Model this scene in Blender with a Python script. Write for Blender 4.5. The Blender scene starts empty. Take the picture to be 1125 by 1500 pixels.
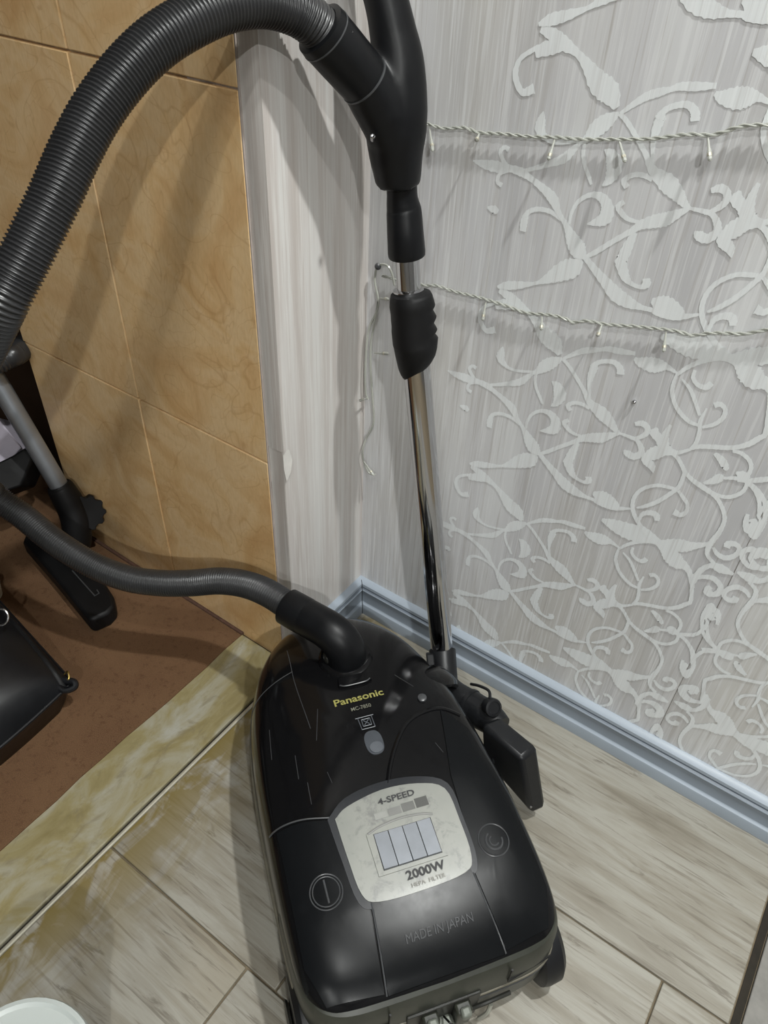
import bpy, bmesh, math, random
from mathutils import Vector, Matrix
random.seed(7)
SC = bpy.context.scene
COL = SC.collection

# ------------------------------------------------------------------ camera
CAM_R = Matrix(((0.8150072, -0.4013826, 0.4179179), (0.5782413, 0.5167962, -0.6313150), (0.0374205, 0.7561836, 0.6532886)))
CAM_C = Vector((0.55827, -0.77727, 1.05))
FPX = 1104.3
cam_data = bpy.data.cameras.new('camera')
cam_data.sensor_fit = 'AUTO'; cam_data.sensor_width = 36.0; cam_data.lens = 36.0 * FPX / 1500.0
cam_data.clip_start = 0.02; cam_data.clip_end = 50
cam = bpy.data.objects.new('camera', cam_data); COL.objects.link(cam)
cam.matrix_world = Matrix.Translation(CAM_C) @ CAM_R.to_4x4()
SC.camera = cam

# ------------------------------------------------------------------ world, lamps, exposure
world = bpy.data.worlds.new('world'); SC.world = world; world.use_nodes = True
bgn = world.node_tree.nodes['Background']
bgn.inputs[0].default_value = (0.80, 0.88, 1.0, 1); bgn.inputs[1].default_value = 0.12
def lamp(name, loc, power, radius, col=(0.985, 1.0, 0.975)):
    d = bpy.data.lights.new(name, 'AREA'); d.shape = 'DISK'; d.size = radius * 2; d.energy = power; d.color = col
    o = bpy.data.objects.new(name, d); COL.objects.link(o); o.location = loc
    return o
lamp('ceiling_spot', (0.85, -0.24, 2.29), 27, 0.03)
lamp('ceiling_spot', (0.85, -0.95, 2.29), 8, 0.03)
lamp('ceiling_spot', (2.00, -1.90, 2.29), 40, 0.035)
lamp('fill_lamp', (1.15, -2.45, 2.27), 16, 0.20)  # broad soft lamp added as general fill, not a known fitting of the room
SC.view_settings.view_transform = 'Standard'; SC.view_settings.look = 'None'
SC.view_settings.gamma = 1.0; SC.view_settings.use_curve_mapping = False
SC.view_settings.exposure = 0.1
SC.cycles.use_denoising = True

# ------------------------------------------------------------------ helpers
def ray(u, v):
    return CAM_R @ Vector(((u - 562.5) / FPX, -(v - 750.0) / FPX, -1.0))
def Pd(u, v, d): return CAM_C + ray(u, v) * d
def Pz(u, v, z): r = ray(u, v); return CAM_C + r * ((z - CAM_C.z) / r.z)
def Px(u, v, x): r = ray(u, v); return CAM_C + r * ((x - CAM_C.x) / r.x)
def Py(u, v, y): r = ray(u, v); return CAM_C + r * ((y - CAM_C.y) / r.y)
def depth_of(p): return -(CAM_R.transposed() @ (p - CAM_C)).z
def srgb(r, g, b):
    f = lambda c: (c / 255 / 12.92) if c / 255 <= 0.04045 else ((c / 255 + 0.055) / 1.055) ** 2.4
    return (f(r), f(g), f(b), 1.0)

class M:
    """accumulates verts / faces"""
    def __init__(s): s.v = []; s.f = []; s.sm = []
    def add(s, vs, fs, smooth=True):
        o = len(s.v); s.v += [tuple(p) for p in vs]
        for f in fs: s.f.append(tuple(i + o for i in f)); s.sm.append(smooth)
    def box(s, a, b):
        (x0, y0, z0), (x1, y1, z1) = a, b
        vs = [(x0,y0,z0),(x1,y0,z0),(x1,y1,z0),(x0,y1,z0),(x0,y0,z1),(x1,y0,z1),(x1,y1,z1),(x0,y1,z1)]
        s.add(vs, [(0,3,2,1),(4,5,6,7),(0,1,5,4),(1,2,6,5),(2,3,7,6),(3,0,4,7)], False)
    def hexa(s, low, top):      # two quads in the same order
        s.add(list(low) + list(top), [(3,2,1,0),(4,5,6,7),(0,1,5,4),(1,2,6,5),(2,3,7,6),(3,0,4,7)], False)
    def prism(s, pts, z0, z1, smooth=False):
        n = len(pts); vs = [(p[0], p[1], z0) for p in pts] + [(p[0], p[1], z1) for p in pts]
        s.add(vs, [tuple(range(n - 1, -1, -1)), tuple(range(n, 2 * n))] + [(i, (i + 1) % n, n + (i + 1) % n, n + i) for i in range(n)], smooth)
    def extrude_poly(s, pts, off, smooth=False):   # planar 3-D polygon, swept by a vector
        n = len(pts); off = Vector(off); vs = [Vector(p) for p in pts]; vs += [p + off for p in vs]
        s.add(vs, [tuple(range(n - 1, -1, -1)), tuple(range(n, 2 * n))] + [(i, (i + 1) % n, n + (i + 1) % n, n + i) for i in range(n)], smooth)
    def sweep(s, pts, rad, n=16, cap=True, flat=None, upv=None, smooth=True):
        """tube along pts; rad list; flat = list of (a,b) factors for the two section axes"""
        pts = [Vector(p) for p in pts]; N = len(pts)
        if not hasattr(rad, '__len__'): rad = [rad] * N
        T = []
        for i in range(N):
            t = pts[min(i + 1, N - 1)] - pts[max(i - 1, 0)]
            T.append(t.normalized() if t.length > 1e-9 else Vector((0, 0, 1)))
        up = Vector(upv) if upv else (Vector((0, 0, 1)) if abs(T[0].z) < 0.9 else Vector((1, 0, 0)))
        A = (up - T[0] * up.dot(T[0])).normalized()
        vs = []
        for i in range(N):
            if i: A = (A - T[i] * A.dot(T[i])).normalized()
            B = T[i].cross(A); fa, fb = flat[i] if flat else (1, 1)
            for k in range(n):
                a = 2 * math.pi * k / n
                vs.append(pts[i] + A * (math.cos(a) * rad[i] * fa) + B * (math.sin(a) * rad[i] * fb))
        fs = []
        for i in range(N - 1):
            for k in range(n):
                fs.append((i * n + k, i * n + (k + 1) % n, (i + 1) * n + (k + 1) % n, (i + 1) * n + k))
        if cap:
            fs.append(tuple(range(n - 1, -1, -1))); fs.append(tuple((N - 1) * n + k for k in range(n)))
        s.add(vs, fs, smooth)
    def lathe(s, prof, org, axis, n=24, smooth=True):
        """prof: list of (radius, offset along axis)"""
        org = Vector(org); ax = Vector(axis).normalized()
        A = ax.orthogonal().normalized(); B = ax.cross(A); vs = []
        for r, h in prof:
            for k in range(n):
                a = 2 * math.pi * k / n; vs.append(org + ax * h + (A * math.cos(a) + B * math.sin(a)) * max(r, 1e-5))
        fs = []
        for i in range(len(prof) - 1):
            for k in range(n): fs.append((i * n + k, i * n + (k + 1) % n, (i + 1) * n + (k + 1) % n, (i + 1) * n + k))
        fs.append(tuple(range(n - 1, -1, -1))); fs.append(tuple((len(prof) - 1) * n + k for k in range(n)))
        s.add(vs, fs, smooth)
    def build(s, name, mat, parent=None, world_to=None, bevel=0, angle=35):
        me = bpy.data.meshes.new(name)
        vs = s.v
        if world_to is not None: vs = [world_to @ Vector(p) for p in vs]
        me.from_pydata([tuple(p) for p in vs], [], s.f); me.update()
        bm = bmesh.new(); bm.from_mesh(me); bmesh.ops.recalc_face_normals(bm, faces=bm.faces); bm.to_mesh(me); bm.free()
        me.polygons.foreach_set('use_smooth', [bool(x) for x in s.sm])
        try: me.set_sharp_from_angle(angle=math.radians(angle))
        except Exception: pass
        me.materials.append(mat)
        o = bpy.data.objects.new(name, me); COL.objects.link(o)
        if parent: o.parent = parent
        if bevel:
            b = o.modifiers.new('bevel', 'BEVEL'); b.width = bevel; b.segments = 2; b.limit_method = 'ANGLE'; b.angle_limit = math.radians(40)
        return o

def catmull(P, per=8):
    P = [Vector(p) for p in P]; out = []
    for i in range(len(P) - 1):
        p0 = P[i - 1] if i else P[0] * 2 - P[1]
        p1, p2 = P[i], P[i + 1]
        p3 = P[i + 2] if i + 2 < len(P) else P[-1] * 2 - P[-2]
        for k in range(per):
            t = k / per
            out.append(0.5 * ((2 * p1) + (p2 - p0) * t + (2 * p0 - 5 * p1 + 4 * p2 - p3) * t * t + (3 * p1 - p0 - 3 * p2 + p3) * t ** 3))
    out.append(P[-1].copy()); return out
def resample(P, step):
    out = [P[0].copy()]; acc = 0.0
    for i in range(len(P) - 1):
        a, b = P[i], P[i + 1]; L = (b - a).length
        if L < 1e-9: continue
        d = step - acc
        while d <= L: out.append(a.lerp(b, d / L)); d += step
        acc = (acc + L) % step
    return out
def lerp_list(xs, ys, x):
    if x <= xs[0]: return ys[0]
    for i in range(len(xs) - 1):
        if x <= xs[i + 1]: return ys[i] + (ys[i + 1] - ys[i]) * (x - xs[i]) / (xs[i + 1] - xs[i])
    return ys[-1]

def empty(name, loc=(0, 0, 0), rz=0.0):
    o = bpy.data.objects.new(name, None); COL.objects.link(o); o.location = loc; o.rotation_euler = (0, 0, rz)
    o.empty_display_size = 0.03
    return o
def tag(o, label=None, cat=None, group=None, kind=None):
    if label: o['label'] = label
    if cat: o['category'] = cat
    if group: o['group'] = group
    if kind: o['kind'] = kind
    return o

# ------------------------------------------------------------------ materials
class NT:
    def __init__(s, name):
        s.m = bpy.data.materials.new(name); s.m.use_nodes = True; s.t = s.m.node_tree
        s.b = s.t.nodes['Principled BSDF']; s.co = None
    def n(s, ty, **kw):
        n = s.t.nodes.new(ty)
        for k, v in kw.items():
            if k.startswith('i_'): n.inputs[k[2:].replace('_', ' ')].default_value = v
            else: setattr(n, k, v)
        return n
    def l(s, a, b): s.t.links.new(a, b)
    def coord(s, scale=(1, 1, 1), world=True):
        if world: src = s.n('ShaderNodeNewGeometry').outputs['Position']
        else: src = s.n('ShaderNodeTexCoord').outputs['Object']
        mp = s.n('ShaderNodeMapping'); mp.inputs['Scale'].default_value = scale
        s.l(src, mp.inputs['Vector']); return mp.outputs[0]
    def noise(s, vec, scale, detail=4, rough=0.55, dist=0.0):
        n = s.n('ShaderNodeTexNoise'); n.inputs['Scale'].default_value = scale; n.inputs['Detail'].default_value = detail
        n.inputs['Roughness'].default_value = rough; n.inputs['Distortion'].default_value = dist; s.l(vec, n.inputs['Vector']); return n.outputs[0]
    def ramp(s, fac, stops):
        r = s.n('ShaderNodeValToRGB'); e = r.color_ramp.elements
        while len(e) < len(stops): e.new(0.5)
        for i, (p, c) in enumerate(stops):
            e[i].position = p; e[i].color = c if len(c) == 4 else (*c, 1)
        s.l(fac, r.inputs[0]); return r.outputs[0]
    def mix(s, fac, a, b, mode='MIX'):
        m = s.n('ShaderNodeMix'); m.data_type = 'RGBA'; m.blend_type = mode
        for sock, val in ((m.inputs[0], fac), (m.inputs[6], a), (m.inputs[7], b)):
            if isinstance(val, (int, float)): sock.default_value = val
            elif isinstance(val, tuple): sock.default_value = val
            else: s.l(val, sock)
        return m.outputs[2]
    def bump(s, h, strength=0.2, dist=0.002):
        b = s.n('ShaderNodeBump'); b.inputs['Strength'].default_value = strength; b.inputs['Distance'].default_value = dist
        s.l(h, b.inputs['Height']); s.l(b.outputs[0], s.b.inputs['Normal'])
    def base(s, c):
        if isinstance(c, tuple): s.b.inputs['Base Color'].default_value = c
        else: s.l(c, s.b.inputs['Base Color'])
    def set(s, rough=None, metal=None, spec=None, coat=None):
        if rough is not None:
            if isinstance(rough, (int, float)): s.b.inputs['Roughness'].default_value = rough
            else: s.l(rough, s.b.inputs['Roughness'])
        if metal is not None: s.b.inputs['Metallic'].default_value = metal
        if spec is not None: s.b.inputs['Specular IOR Level'].default_value = spec
        if coat is not None: s.b.inputs['Coat Weight'].default_value = coat; s.b.inputs['Coat Roughness'].default_value = 0.08
        return s.m

def plain(name, col, rough=0.5, metal=0.0, var=0.12, scale=40, bump=0.0, spec=None, world=True):
    t = NT(name); co = t.coord(world=world); nz = t.noise(co, scale)
    d = tuple(c * (1 - var) for c in col[:3]) + (1,); l = tuple(min(1, c * (1 + var)) for c in col[:3]) + (1,)
    t.base(t.ramp(nz, [(0.3, d), (0.7, l)]))
    if bump: t.bump(nz, bump)
    return t.set(rough, metal, spec)

def streaks(t, base, light, dark, k=1.0):
    """fine vertical streaks of uneven length, as printed on the paper"""
    g = lambda v: (v * k, v * k, v * k)
    for sc, zs, lo, hi, col, amt in ((230, 0.022, 0.535, 0.60, light, 0.55), (120, 0.030, 0.56, 0.62, light, 0.6), (330, 0.012, 0.56, 0.64, light, 0.4)):
        base = t.mix(t.ramp(t.noise(t.coord((1, 1, zs)), sc, 4, 0.62, 0.1), [(lo, (0, 0, 0)), (hi, g(amt))]), base, col)
    for sc, zs, lo, hi, col, amt in ((260, 0.020, 0.36, 0.43, dark, 0.6), (90, 0.034, 0.36, 0.44, dark, 0.5)):
        base = t.mix(t.ramp(t.noise(t.coord((1, 1, zs)), sc, 4, 0.62, 0.1), [(lo, g(amt)), (hi, (0, 0, 0))]), base, col)
    return base
def wallpaper_mat():
    t = NT('wallpaper_grey')
    a = t.noise(t.coord((1, 1, 0.016)), 260, 3, 0.6)
    c = t.noise(t.coord((1, 1, 0.10)), 14, 3, 0.6); d = t.noise(t.coord((1, 1, 0.45)), 5, 3, 0.5)
    base = t.ramp(c, [(0.36, srgb(198, 198, 200)), (0.5, srgb(209, 209, 211)), (0.64, srgb(219, 220, 221))])
    base = t.mix(t.ramp(d, [(0.46, (0, 0, 0)), (0.66, (0.5, 0.5, 0.5))]), base, srgb(200, 196, 186))
    base = streaks(t, base, srgb(232, 233, 234), srgb(180, 176, 172), 0.8)
    t.base(base); t.bump(a, 0.12, 0.0006); return t.set(0.42, spec=0.35)
def scroll_mat():
    t = NT('wallpaper_scroll_print')
    a = t.noise(t.coord((1, 1, 0.02)), 300, 3, 0.6)
    base = t.ramp(a, [(0.3, srgb(230, 233, 234)), (0.7, srgb(238, 242, 243))])
    base = streaks(t, base, srgb(243, 246, 247), srgb(208, 208, 208), 0.75)
    t.base(base); return t.set(0.38, spec=0.4)
def stub_mat():
    t = NT('wallpaper_warm')
    a = t.noise(t.coord((1, 1, 0.014)), 240, 3, 0.6); b = t.noise(t.coord((1, 1, 0.04)), 30, 4, 0.6)
    base = t.ramp(b, [(0.36, srgb(190, 183, 178)), (0.5, srgb(202, 197, 193)), (0.64, srgb(212, 210, 207))])
    base = streaks(t, base, srgb(224, 223, 220), srgb(184, 175, 168), 0.65)
    t.base(base); t.bump(a, 0.1, 0.0006); return t.set(0.5, spec=0.3)
def wall_tile_mat():
    t = NT('ochre_wall_tile')
    co = t.coord((1, 1, 1))
    w = t.noise(co, 9, 5, 0.55, 1.4); big = t.noise(co, 5, 3)
    fine = t.noise(t.coord((1, 1, 0.25)), 300, 2)
    base = t.ramp(w, [(0.28, srgb(216, 172, 118)), (0.47, srgb(232, 196, 144)), (0.56, srgb(236, 204, 156)), (0.75, srgb(224, 184, 132))])
    ring = t.ramp(t.noise(co, 7, 1, 0.3, 2.2), [(0.485, (0, 0, 0)), (0.5, (0.3, 0.3, 0.3)), (0.515, (0, 0, 0))])
    base = t.mix(ring, base, srgb(184, 130, 76))
    ring2 = t.ramp(t.noise(co, 13, 1, 0.3, 2.6), [(0.49, (0, 0, 0)), (0.5, (0.28, 0.28, 0.28)), (0.51, (0, 0, 0))])
    base = t.mix(ring2, base, srgb(180, 122, 74))
    base = t.mix(t.ramp(big, [(0.45, (0, 0, 0)), (0.7, (0.4, 0.4, 0.4))]), base, srgb(232, 206, 166))
    base = t.mix(t.ramp(fine, [(0.4, (0, 0, 0)), (0.7, (0.14, 0.14, 0.14))]), base, srgb(172, 130, 82))
    t.base(base); return t.set(0.27, spec=0.42)
def floor_mat():
    t = NT('washed_wood_floor_tile')
    oi = t.n('ShaderNodeObjectInfo')
    geo = t.n('ShaderNodeNewGeometry'); ad = t.n('ShaderNodeVectorMath', operation='ADD')
    sc = t.n('ShaderNodeVectorMath', operation='SCALE'); cb = t.n('ShaderNodeCombineXYZ')
    t.l(oi.outputs['Random'], cb.inputs[0]); t.l(oi.outputs['Random'], cb.inputs[1]); t.l(cb.outputs[0], sc.inputs[0]); sc.inputs['Scale'].default_value = 7
    t.l(geo.outputs['Position'], ad.inputs[0]); t.l(sc.outputs[0], ad.inputs[1])
    def mp(scale):
        m = t.n('ShaderNodeMapping'); m.inputs['Scale'].default_value = scale; t.l(ad.outputs[0], m.inputs['Vector']); return m.outputs[0]
    a = t.noise(mp((0.09, 1, 1)), 42, 6, 0.62, 0.5); b = t.noise(mp((0.05, 1, 1)), 170, 4, 0.6)
    c = t.noise(mp((0.35, 1, 1)), 9, 4, 0.6, 0.6); dd = t.noise(mp((0.12, 1, 1)), 60, 5, 0.7, 1.0); e = t.noise(mp((0.3, 0.5, 1)), 5, 3)
    base = t.ramp(a, [(0.25, srgb(116, 109, 96)), (0.45, srgb(138, 133, 121)), (0.58, srgb(154, 151, 141)), (0.75, srgb(132, 126, 114))])
    base = t.mix(t.ramp(c, [(0.45, (0, 0, 0)), (0.7, (0.6, 0.6, 0.6))]), base, srgb(156, 154, 145))
    base = t.mix(t.ramp(e, [(0.52, (0, 0, 0)), (0.7, (0.5, 0.5, 0.5))]), base, srgb(140, 127, 102))
    base = t.mix(t.ramp(b, [(0.36, (0.55, 0.55, 0.55)), (0.45, (0, 0, 0))]), base, srgb(106, 98, 86))
    base = t.mix(t.ramp(dd, [(0.33, (0.6, 0.6, 0.6)), (0.42, (0, 0, 0))]), base, srgb(88, 80, 68))
    # yellow glue stains along the threshold
    sx = t.n('ShaderNodeSeparateXYZ'); t.l(geo.outputs['Position'], sx.inputs[0])
    st = t.noise(t.coord((1, 0.4, 1)), 22, 5, 0.6, 0.8)
    mr = t.n('ShaderNodeMapRange'); t.l(sx.outputs[0], mr.inputs[0])
    mr.inputs[1].default_value = 0.0; mr.inputs[2].default_value = 0.13; mr.inputs[3].default_value = 1.0; mr.inputs[4].default_value = 0.0
    mu = t.n('ShaderNodeMath', operation='MULTIPLY'); t.l(mr.outputs[0], mu.inputs[1])
    t.l(t.ramp(st, [(0.40, (0, 0, 0)), (0.52, (1, 1, 1))]), mu.inputs[0])
    base = t.mix(mu.outputs[0], base, srgb(116, 102, 60))
    t.base(base); t.bump(b, 0.1, 0.0008); return t.set(0.45, spec=0.4)
def threshold_mat():
    t = NT('stained_threshold_stone')
    co = t.coord((1, 0.45, 1)); a = t.noise(co, 16, 5, 0.62, 0.8); b = t.noise(co, 45, 5, 0.65, 0.8); c = t.noise(co, 190, 3)
    base = t.ramp(a, [(0.32, srgb(122, 110, 72)), (0.45, srgb(138, 128, 92)), (0.56, srgb(150, 145, 124)), (0.7, srgb(160, 159, 149))])
    base = t.mix(t.ramp(b, [(0.32, (0.6, 0.6, 0.6)), (0.45, (0, 0, 0))]), base, srgb(118, 109, 86))
    base = t.mix(t.ramp(c, [(0.3, (0.35, 0.35, 0.35)), (0.42, (0, 0, 0))]), base, srgb(120, 110, 80))
    t.base(base); t.bump(b, 0.12, 0.001); return t.set(0.5, spec=0.4)
def carpet_mat():
    t = NT('brown_carpet'); co = t.coord(); a = t.noise(co, 900, 2); b = t.noise(co, 9, 4); c = t.noise(co, 120, 3)
    base = t.ramp(a, [(0.3, srgb(80, 58, 42)), (0.7, srgb(120, 92, 68))])
    base = t.mix(t.ramp(b, [(0.4, (0, 0, 0)), (0.7, (0.5, 0.5, 0.5))]), base, srgb(118, 92, 68))
    base = t.mix(t.ramp(c, [(0.3, (0.4, 0.4, 0.4)), (0.45, (0, 0, 0))]), base, srgb(70, 46, 32))
    t.base(base); t.bump(a, 0.6, 0.002); return t.set(0.95, spec=0.1)
def black_plastic(name, rough, col=(0.0075, 0.0078, 0.0085, 1), scuff=0.0, spec=0.5, world=True):
    t = NT(name); co = t.coord(world=world); a = t.noise(co, 30, 4, 0.6); b = t.noise(co, 420, 2)
    base = col
    if scuff:
        s1 = t.ramp(t.noise(t.coord((1, 1, 1), world), 55, 6, 0.72, 0.4), [(0.56, (0, 0, 0)), (0.74, (scuff, scuff, scuff))])
        base = t.mix(s1, col, srgb(92, 96, 100))
    else: base = t.mix(t.ramp(a, [(0.4, (0, 0, 0)), (0.7, (0.5, 0.5, 0.5))]), col, tuple(min(1, c * 1.5) for c in col[:3]) + (1,))
    t.base(base)
    rr = t.n('ShaderNodeMapRange'); t.l(a, rr.inputs[0]); rr.inputs[3].default_value = rough * 0.75; rr.inputs[4].default_value = rough * 1.3
    t.l(rr.outputs[0], t.b.inputs['Roughness'])
    if rough > 0.3: t.bump(b, 0.06, 0.0006)
    return t.set(None, 0.0, spec)

MAT = dict(
    paper=wallpaper_mat(), scroll=scroll_mat(), stub=stub_mat(), tile=wall_tile_mat(), floor=floor_mat(), thresh=threshold_mat(), carpet=carpet_mat(),
    grout=plain('tile_grout', srgb(240, 228, 200), 0.8, var=0.15, scale=120), floor_grout=plain('floor_grout', srgb(116, 104, 84), 0.85, var=0.25, scale=60),
    dark_grout=plain('dark_floor_joint', srgb(36, 31, 22), 0.85, var=0.2, scale=60), slab=plain('grey_floor_slab', srgb(126, 124, 119), 0.6, var=0.12, scale=70),
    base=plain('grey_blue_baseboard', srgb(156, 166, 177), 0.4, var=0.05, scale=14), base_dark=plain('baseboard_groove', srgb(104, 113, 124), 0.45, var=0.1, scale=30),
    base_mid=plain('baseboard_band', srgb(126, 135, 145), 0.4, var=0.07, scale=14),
    plaster=plain('white_plaster', srgb(206, 203, 198), 0.7, var=0.06, scale=50, bump=0.2), ceil=plain('white_ceiling', srgb(168, 168, 168), 0.8, var=0.03),
    wallfar=plain('room_wall', srgb(118, 118, 118), 0.7, var=0.06, scale=4), alu=plain('threshold_metal', srgb(190, 186, 170), 0.45, 0.5, var=0.1, scale=60),
    hood=black_plastic('gloss_black_hood', 0.12, (0.005, 0.005, 0.0055, 1), scuff=0.015, spec=0.22), lid=black_plastic('satin_black_lid', 0.24, (0.006, 0.0066, 0.0074, 1), scuff=0.02, spec=0.12), shell=black_plastic('dusty_black_shell', 0.42, (0.02, 0.02, 0.017, 1), scuff=0.10, spec=0.35),
    rear=plain('dusty_rear_plastic', srgb(46, 48, 41), 0.4, var=0.25, scale=35), trim=plain('taupe_bumper', srgb(104, 100, 88), 0.5, var=0.2, scale=60),
    matte=black_plastic('matte_black_plastic', 0.38, (0.0045, 0.0048, 0.0056, 1), spec=0.25), hose=black_plastic('hose_black', 0.33, (0.021, 0.0213, 0.0225, 1), spec=0.6),
    soft=black_plastic('soft_black_grip', 0.55, (0.0035, 0.0035, 0.004, 1), spec=0.3), rubber=black_plastic('wheel_black', 0.4, (0.008, 0.0085, 0.01, 1), scuff=0.03, spec=0.35),
    bezel=black_plastic('scuffed_bezel', 0.38, (0.012, 0.0135, 0.017, 1), scuff=0.12, spec=0.3), line=black_plastic('moulded_edge', 0.3, (0.05, 0.052, 0.055, 1)), black=plain('deep_black', (0.003, 0.003, 0.003, 1), 0.5),
    head=black_plastic('worn_black_nozzle', 0.4, (0.009, 0.0096, 0.011, 1), scuff=0.07, spec=0.35),
    chrome=plain('chrome', (0.55, 0.55, 0.56, 1), 0.09, 1.0, var=0.04, scale=8), silver=plain('silver_button', srgb(122, 126, 132), 0.42, 0.25, var=0.06, scale=60),
    grey_tube=plain('grey_metal_tube', srgb(150, 154, 160), 0.38, 0.75, var=0.1, scale=20), ink=plain('grey_ink', srgb(44, 44, 46), 0.6), ink_light=plain('pale_ink', srgb(150, 148, 142), 0.6),
    gold=plain('yellow_print', srgb(146, 142, 80), 0.5, var=0.15, scale=200), pale=plain('pale_print', srgb(104, 104, 92), 0.5), lens=plain('indicator_lens', srgb(64, 68, 74), 0.3), lens2=plain('indicator_button', srgb(84, 88, 94), 0.35),
    sw1=plain('swatch_pale', srgb(128, 128, 125), 0.5), sw2=plain('swatch_mid', srgb(112, 112, 109), 0.5), sw3=plain('swatch_grey', srgb(92, 92, 89), 0.5), sw4=plain('swatch_dark', srgb(64, 64, 61), 0.5), ghost=plain('swatch_faint', srgb(138, 139, 134), 0.5),
    leather=black_plastic('black_leather', 0.38, (0.005, 0.0055, 0.007, 1), spec=0.4), brass=plain('brass', srgb(196, 170, 100), 0.3, 1.0), steel=plain('steel_ring', srgb(190, 190, 192), 0.25, 1.0),
    white=plain('white_plastic', srgb(176, 182, 179), 0.35, var=0.03, scale=10), cream=plain('cream_plastic', srgb(190, 186, 170), 0.4, var=0.03), wood=plain('dark_wood', srgb(24, 17, 14), 0.4, var=0.3, scale=25),
    lilac=plain('pale_carton', srgb(196, 190, 204), 0.6, var=0.05), pin=plain('plug_pin', srgb(112, 116, 108), 0.42, 0.2), cordgrey=plain('grey_cord', srgb(150, 150, 140), 0.5), seam=plain('paper_seam_grey', srgb(128, 124, 120), 0.7), pink=plain('pink_sticker', srgb(214, 120, 140), 0.5),
)
def panel_mat():
    t = NT('cream_grey_panel'); co = t.coord(); a = t.noise(co, 45, 7, 0.75, 0.4); b = t.noise(co, 16, 4)
    base = t.ramp(b, [(0.35, srgb(126, 128, 122)), (0.65, srgb(137, 138, 131))])
    base = t.mix(t.ramp(a, [(0.53, (0, 0, 0)), (0.66, (0.6, 0.6, 0.6))]), base, srgb(88, 87, 88))
    t.base(base); return t.set(0.33, spec=0.5)
MAT['panel'] = panel_mat()
def wire_mat():
    t = NT('clear_wire'); t.base(srgb(198, 200, 192)); t.b.inputs['Transmission Weight'].default_value = 0.35; return t.set(0.25)
MAT['wire'] = wire_mat()
# ------------------------------------------------------------------ the room shell
YT = -0.187            # face of the ochre tiles
XC, XT, XR = -0.1174, -0.0087, 0.7701   # carpet edge, threshold joint, dark joint on the right
def wall(name, quad, thick, mat):
    m = M(); m.extrude_poly(quad, thick); return tag(m.build(name, mat), kind='structure')
floor = M(); floor.box((-2.2, -3.0, -0.06), (2.9, 0.10, -0.004)); floor = tag(floor.build('floor', MAT['floor_grout']), kind='structure')
def floor_piece(x0, x1, y0, y1, mat, name='floor_tile', g=0.0013, z=0.0):
    m = M(); m.box((x0 + g, y0 + g, -0.006), (x1 - g, y1 - g, z)); o = m.build(name, mat, floor, bevel=0.0012); return o
rows = [(-0.2807, 0.0125, [XT + 0.006, XR - 0.003]), (-0.5756, -0.2807, [XT + 0.006, 0.30, 0.684, XR - 0.003]),
        (-0.8705, -0.5756, [XT + 0.006, 0.2544, XR - 0.003]), (-1.165, -0.8705, [XT + 0.006, 0.46, XR - 0.003]), (-1.46, -1.165, [XT + 0.006, 0.25, XR - 0.003])]
for y0, y1, xs in rows:
    for i in range(len(xs) - 1):
        floor_piece(xs[i], xs[i + 1], y0, y1, MAT['floor'])
m = M(); m.box((XR - 0.002, -1.5, -0.006), (XR + 0.0075, -0.03, -0.0022)); m.build('joint', MAT['dark_grout'], floor)
floor_piece(XR + 0.0075, XR + 0.45, -1.5, 0.012, MAT['slab'], 'floor_slab', z=0.002)
# threshold stone with its metal edge
m = M(); m.box((XC - 0.05, -1.5, -0.006), (XT - 0.0030, -0.19, 0.0025)); tag(m.build('trim_1', MAT['thresh'], bevel=0.002), kind='structure')
m = M(); m.box((XT - 0.0022, -1.5, -0.0055), (XT + 0.0012, -0.012, -0.0020)); m.build('dark_joint', MAT['dark_grout'], floor)
m = M(); m.sweep([(XT + 0.0040, -1.5, -0.0006), (XT + 0.0040, -0.012, -0.0006)], 0.0026, 8, flat=[(0.8, 1.2)] * 2); m.build('metal_edge', MAT['alu'], floor)

wr = wall('wall_right', [(-0.10, 0, -0.004), (2.9, 0, -0.004), (2.9, 0, 2.3), (-0.10, 0, 2.3)], (0, 0.1, 0), MAT['paper'])
YS = -0.1827           # outer corner of the papered stub
wl_ = wall('wall_left', [(0, 0.0, -0.004), (0, YS, -0.004), (-0.10, YS, -0.004), (-0.10, 0.0, -0.004)], (0, 0, 2.304), MAT['stub'])
# paper lip that wraps round the corner and peels at its lower end
lip = M(); N = 40; vs = []; fs = []
for i in range(N + 1):
    z = 0.452 + (2.29 - 0.452) * i / N
    w = 0.029 + 0.0015 * math.sin(z * 31) ; bend = 0
    for k in range(5):
        a = k / 4
        vs.append((0.0012 - w * a, YS - 0.0008 - 0.0014 * math.sin(a * math.pi) ** 0.5 - bend * a * 2, z))
for i in range(N):
    for k in range(4): fs.append((i * 5 + k, i * 5 + k + 1, (i + 1) * 5 + k + 1, (i + 1) * 5 + k))
lip.add(vs, fs, False); lip = lip.build('paper_lip', MAT['stub'], wl_)
m = M(); pc = [(0.0030, YS - 0.004, 0.450), (0.0035, YS + 0.004, 0.456), (0.0030, YS + 0.009, 0.452), (0.0062, YS + 0.010, 0.436), (0.0075, YS + 0.005, 0.420), (0.0040, YS - 0.001, 0.405), (0.0022, YS - 0.003, 0.425)]
m.add(pc + [(0.0045, YS + 0.004, 0.436)], [(i, (i + 1) % 7, 7) for i in range(7)]); m.build('peeling_flap', MAT['plaster'], wl_)
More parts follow.
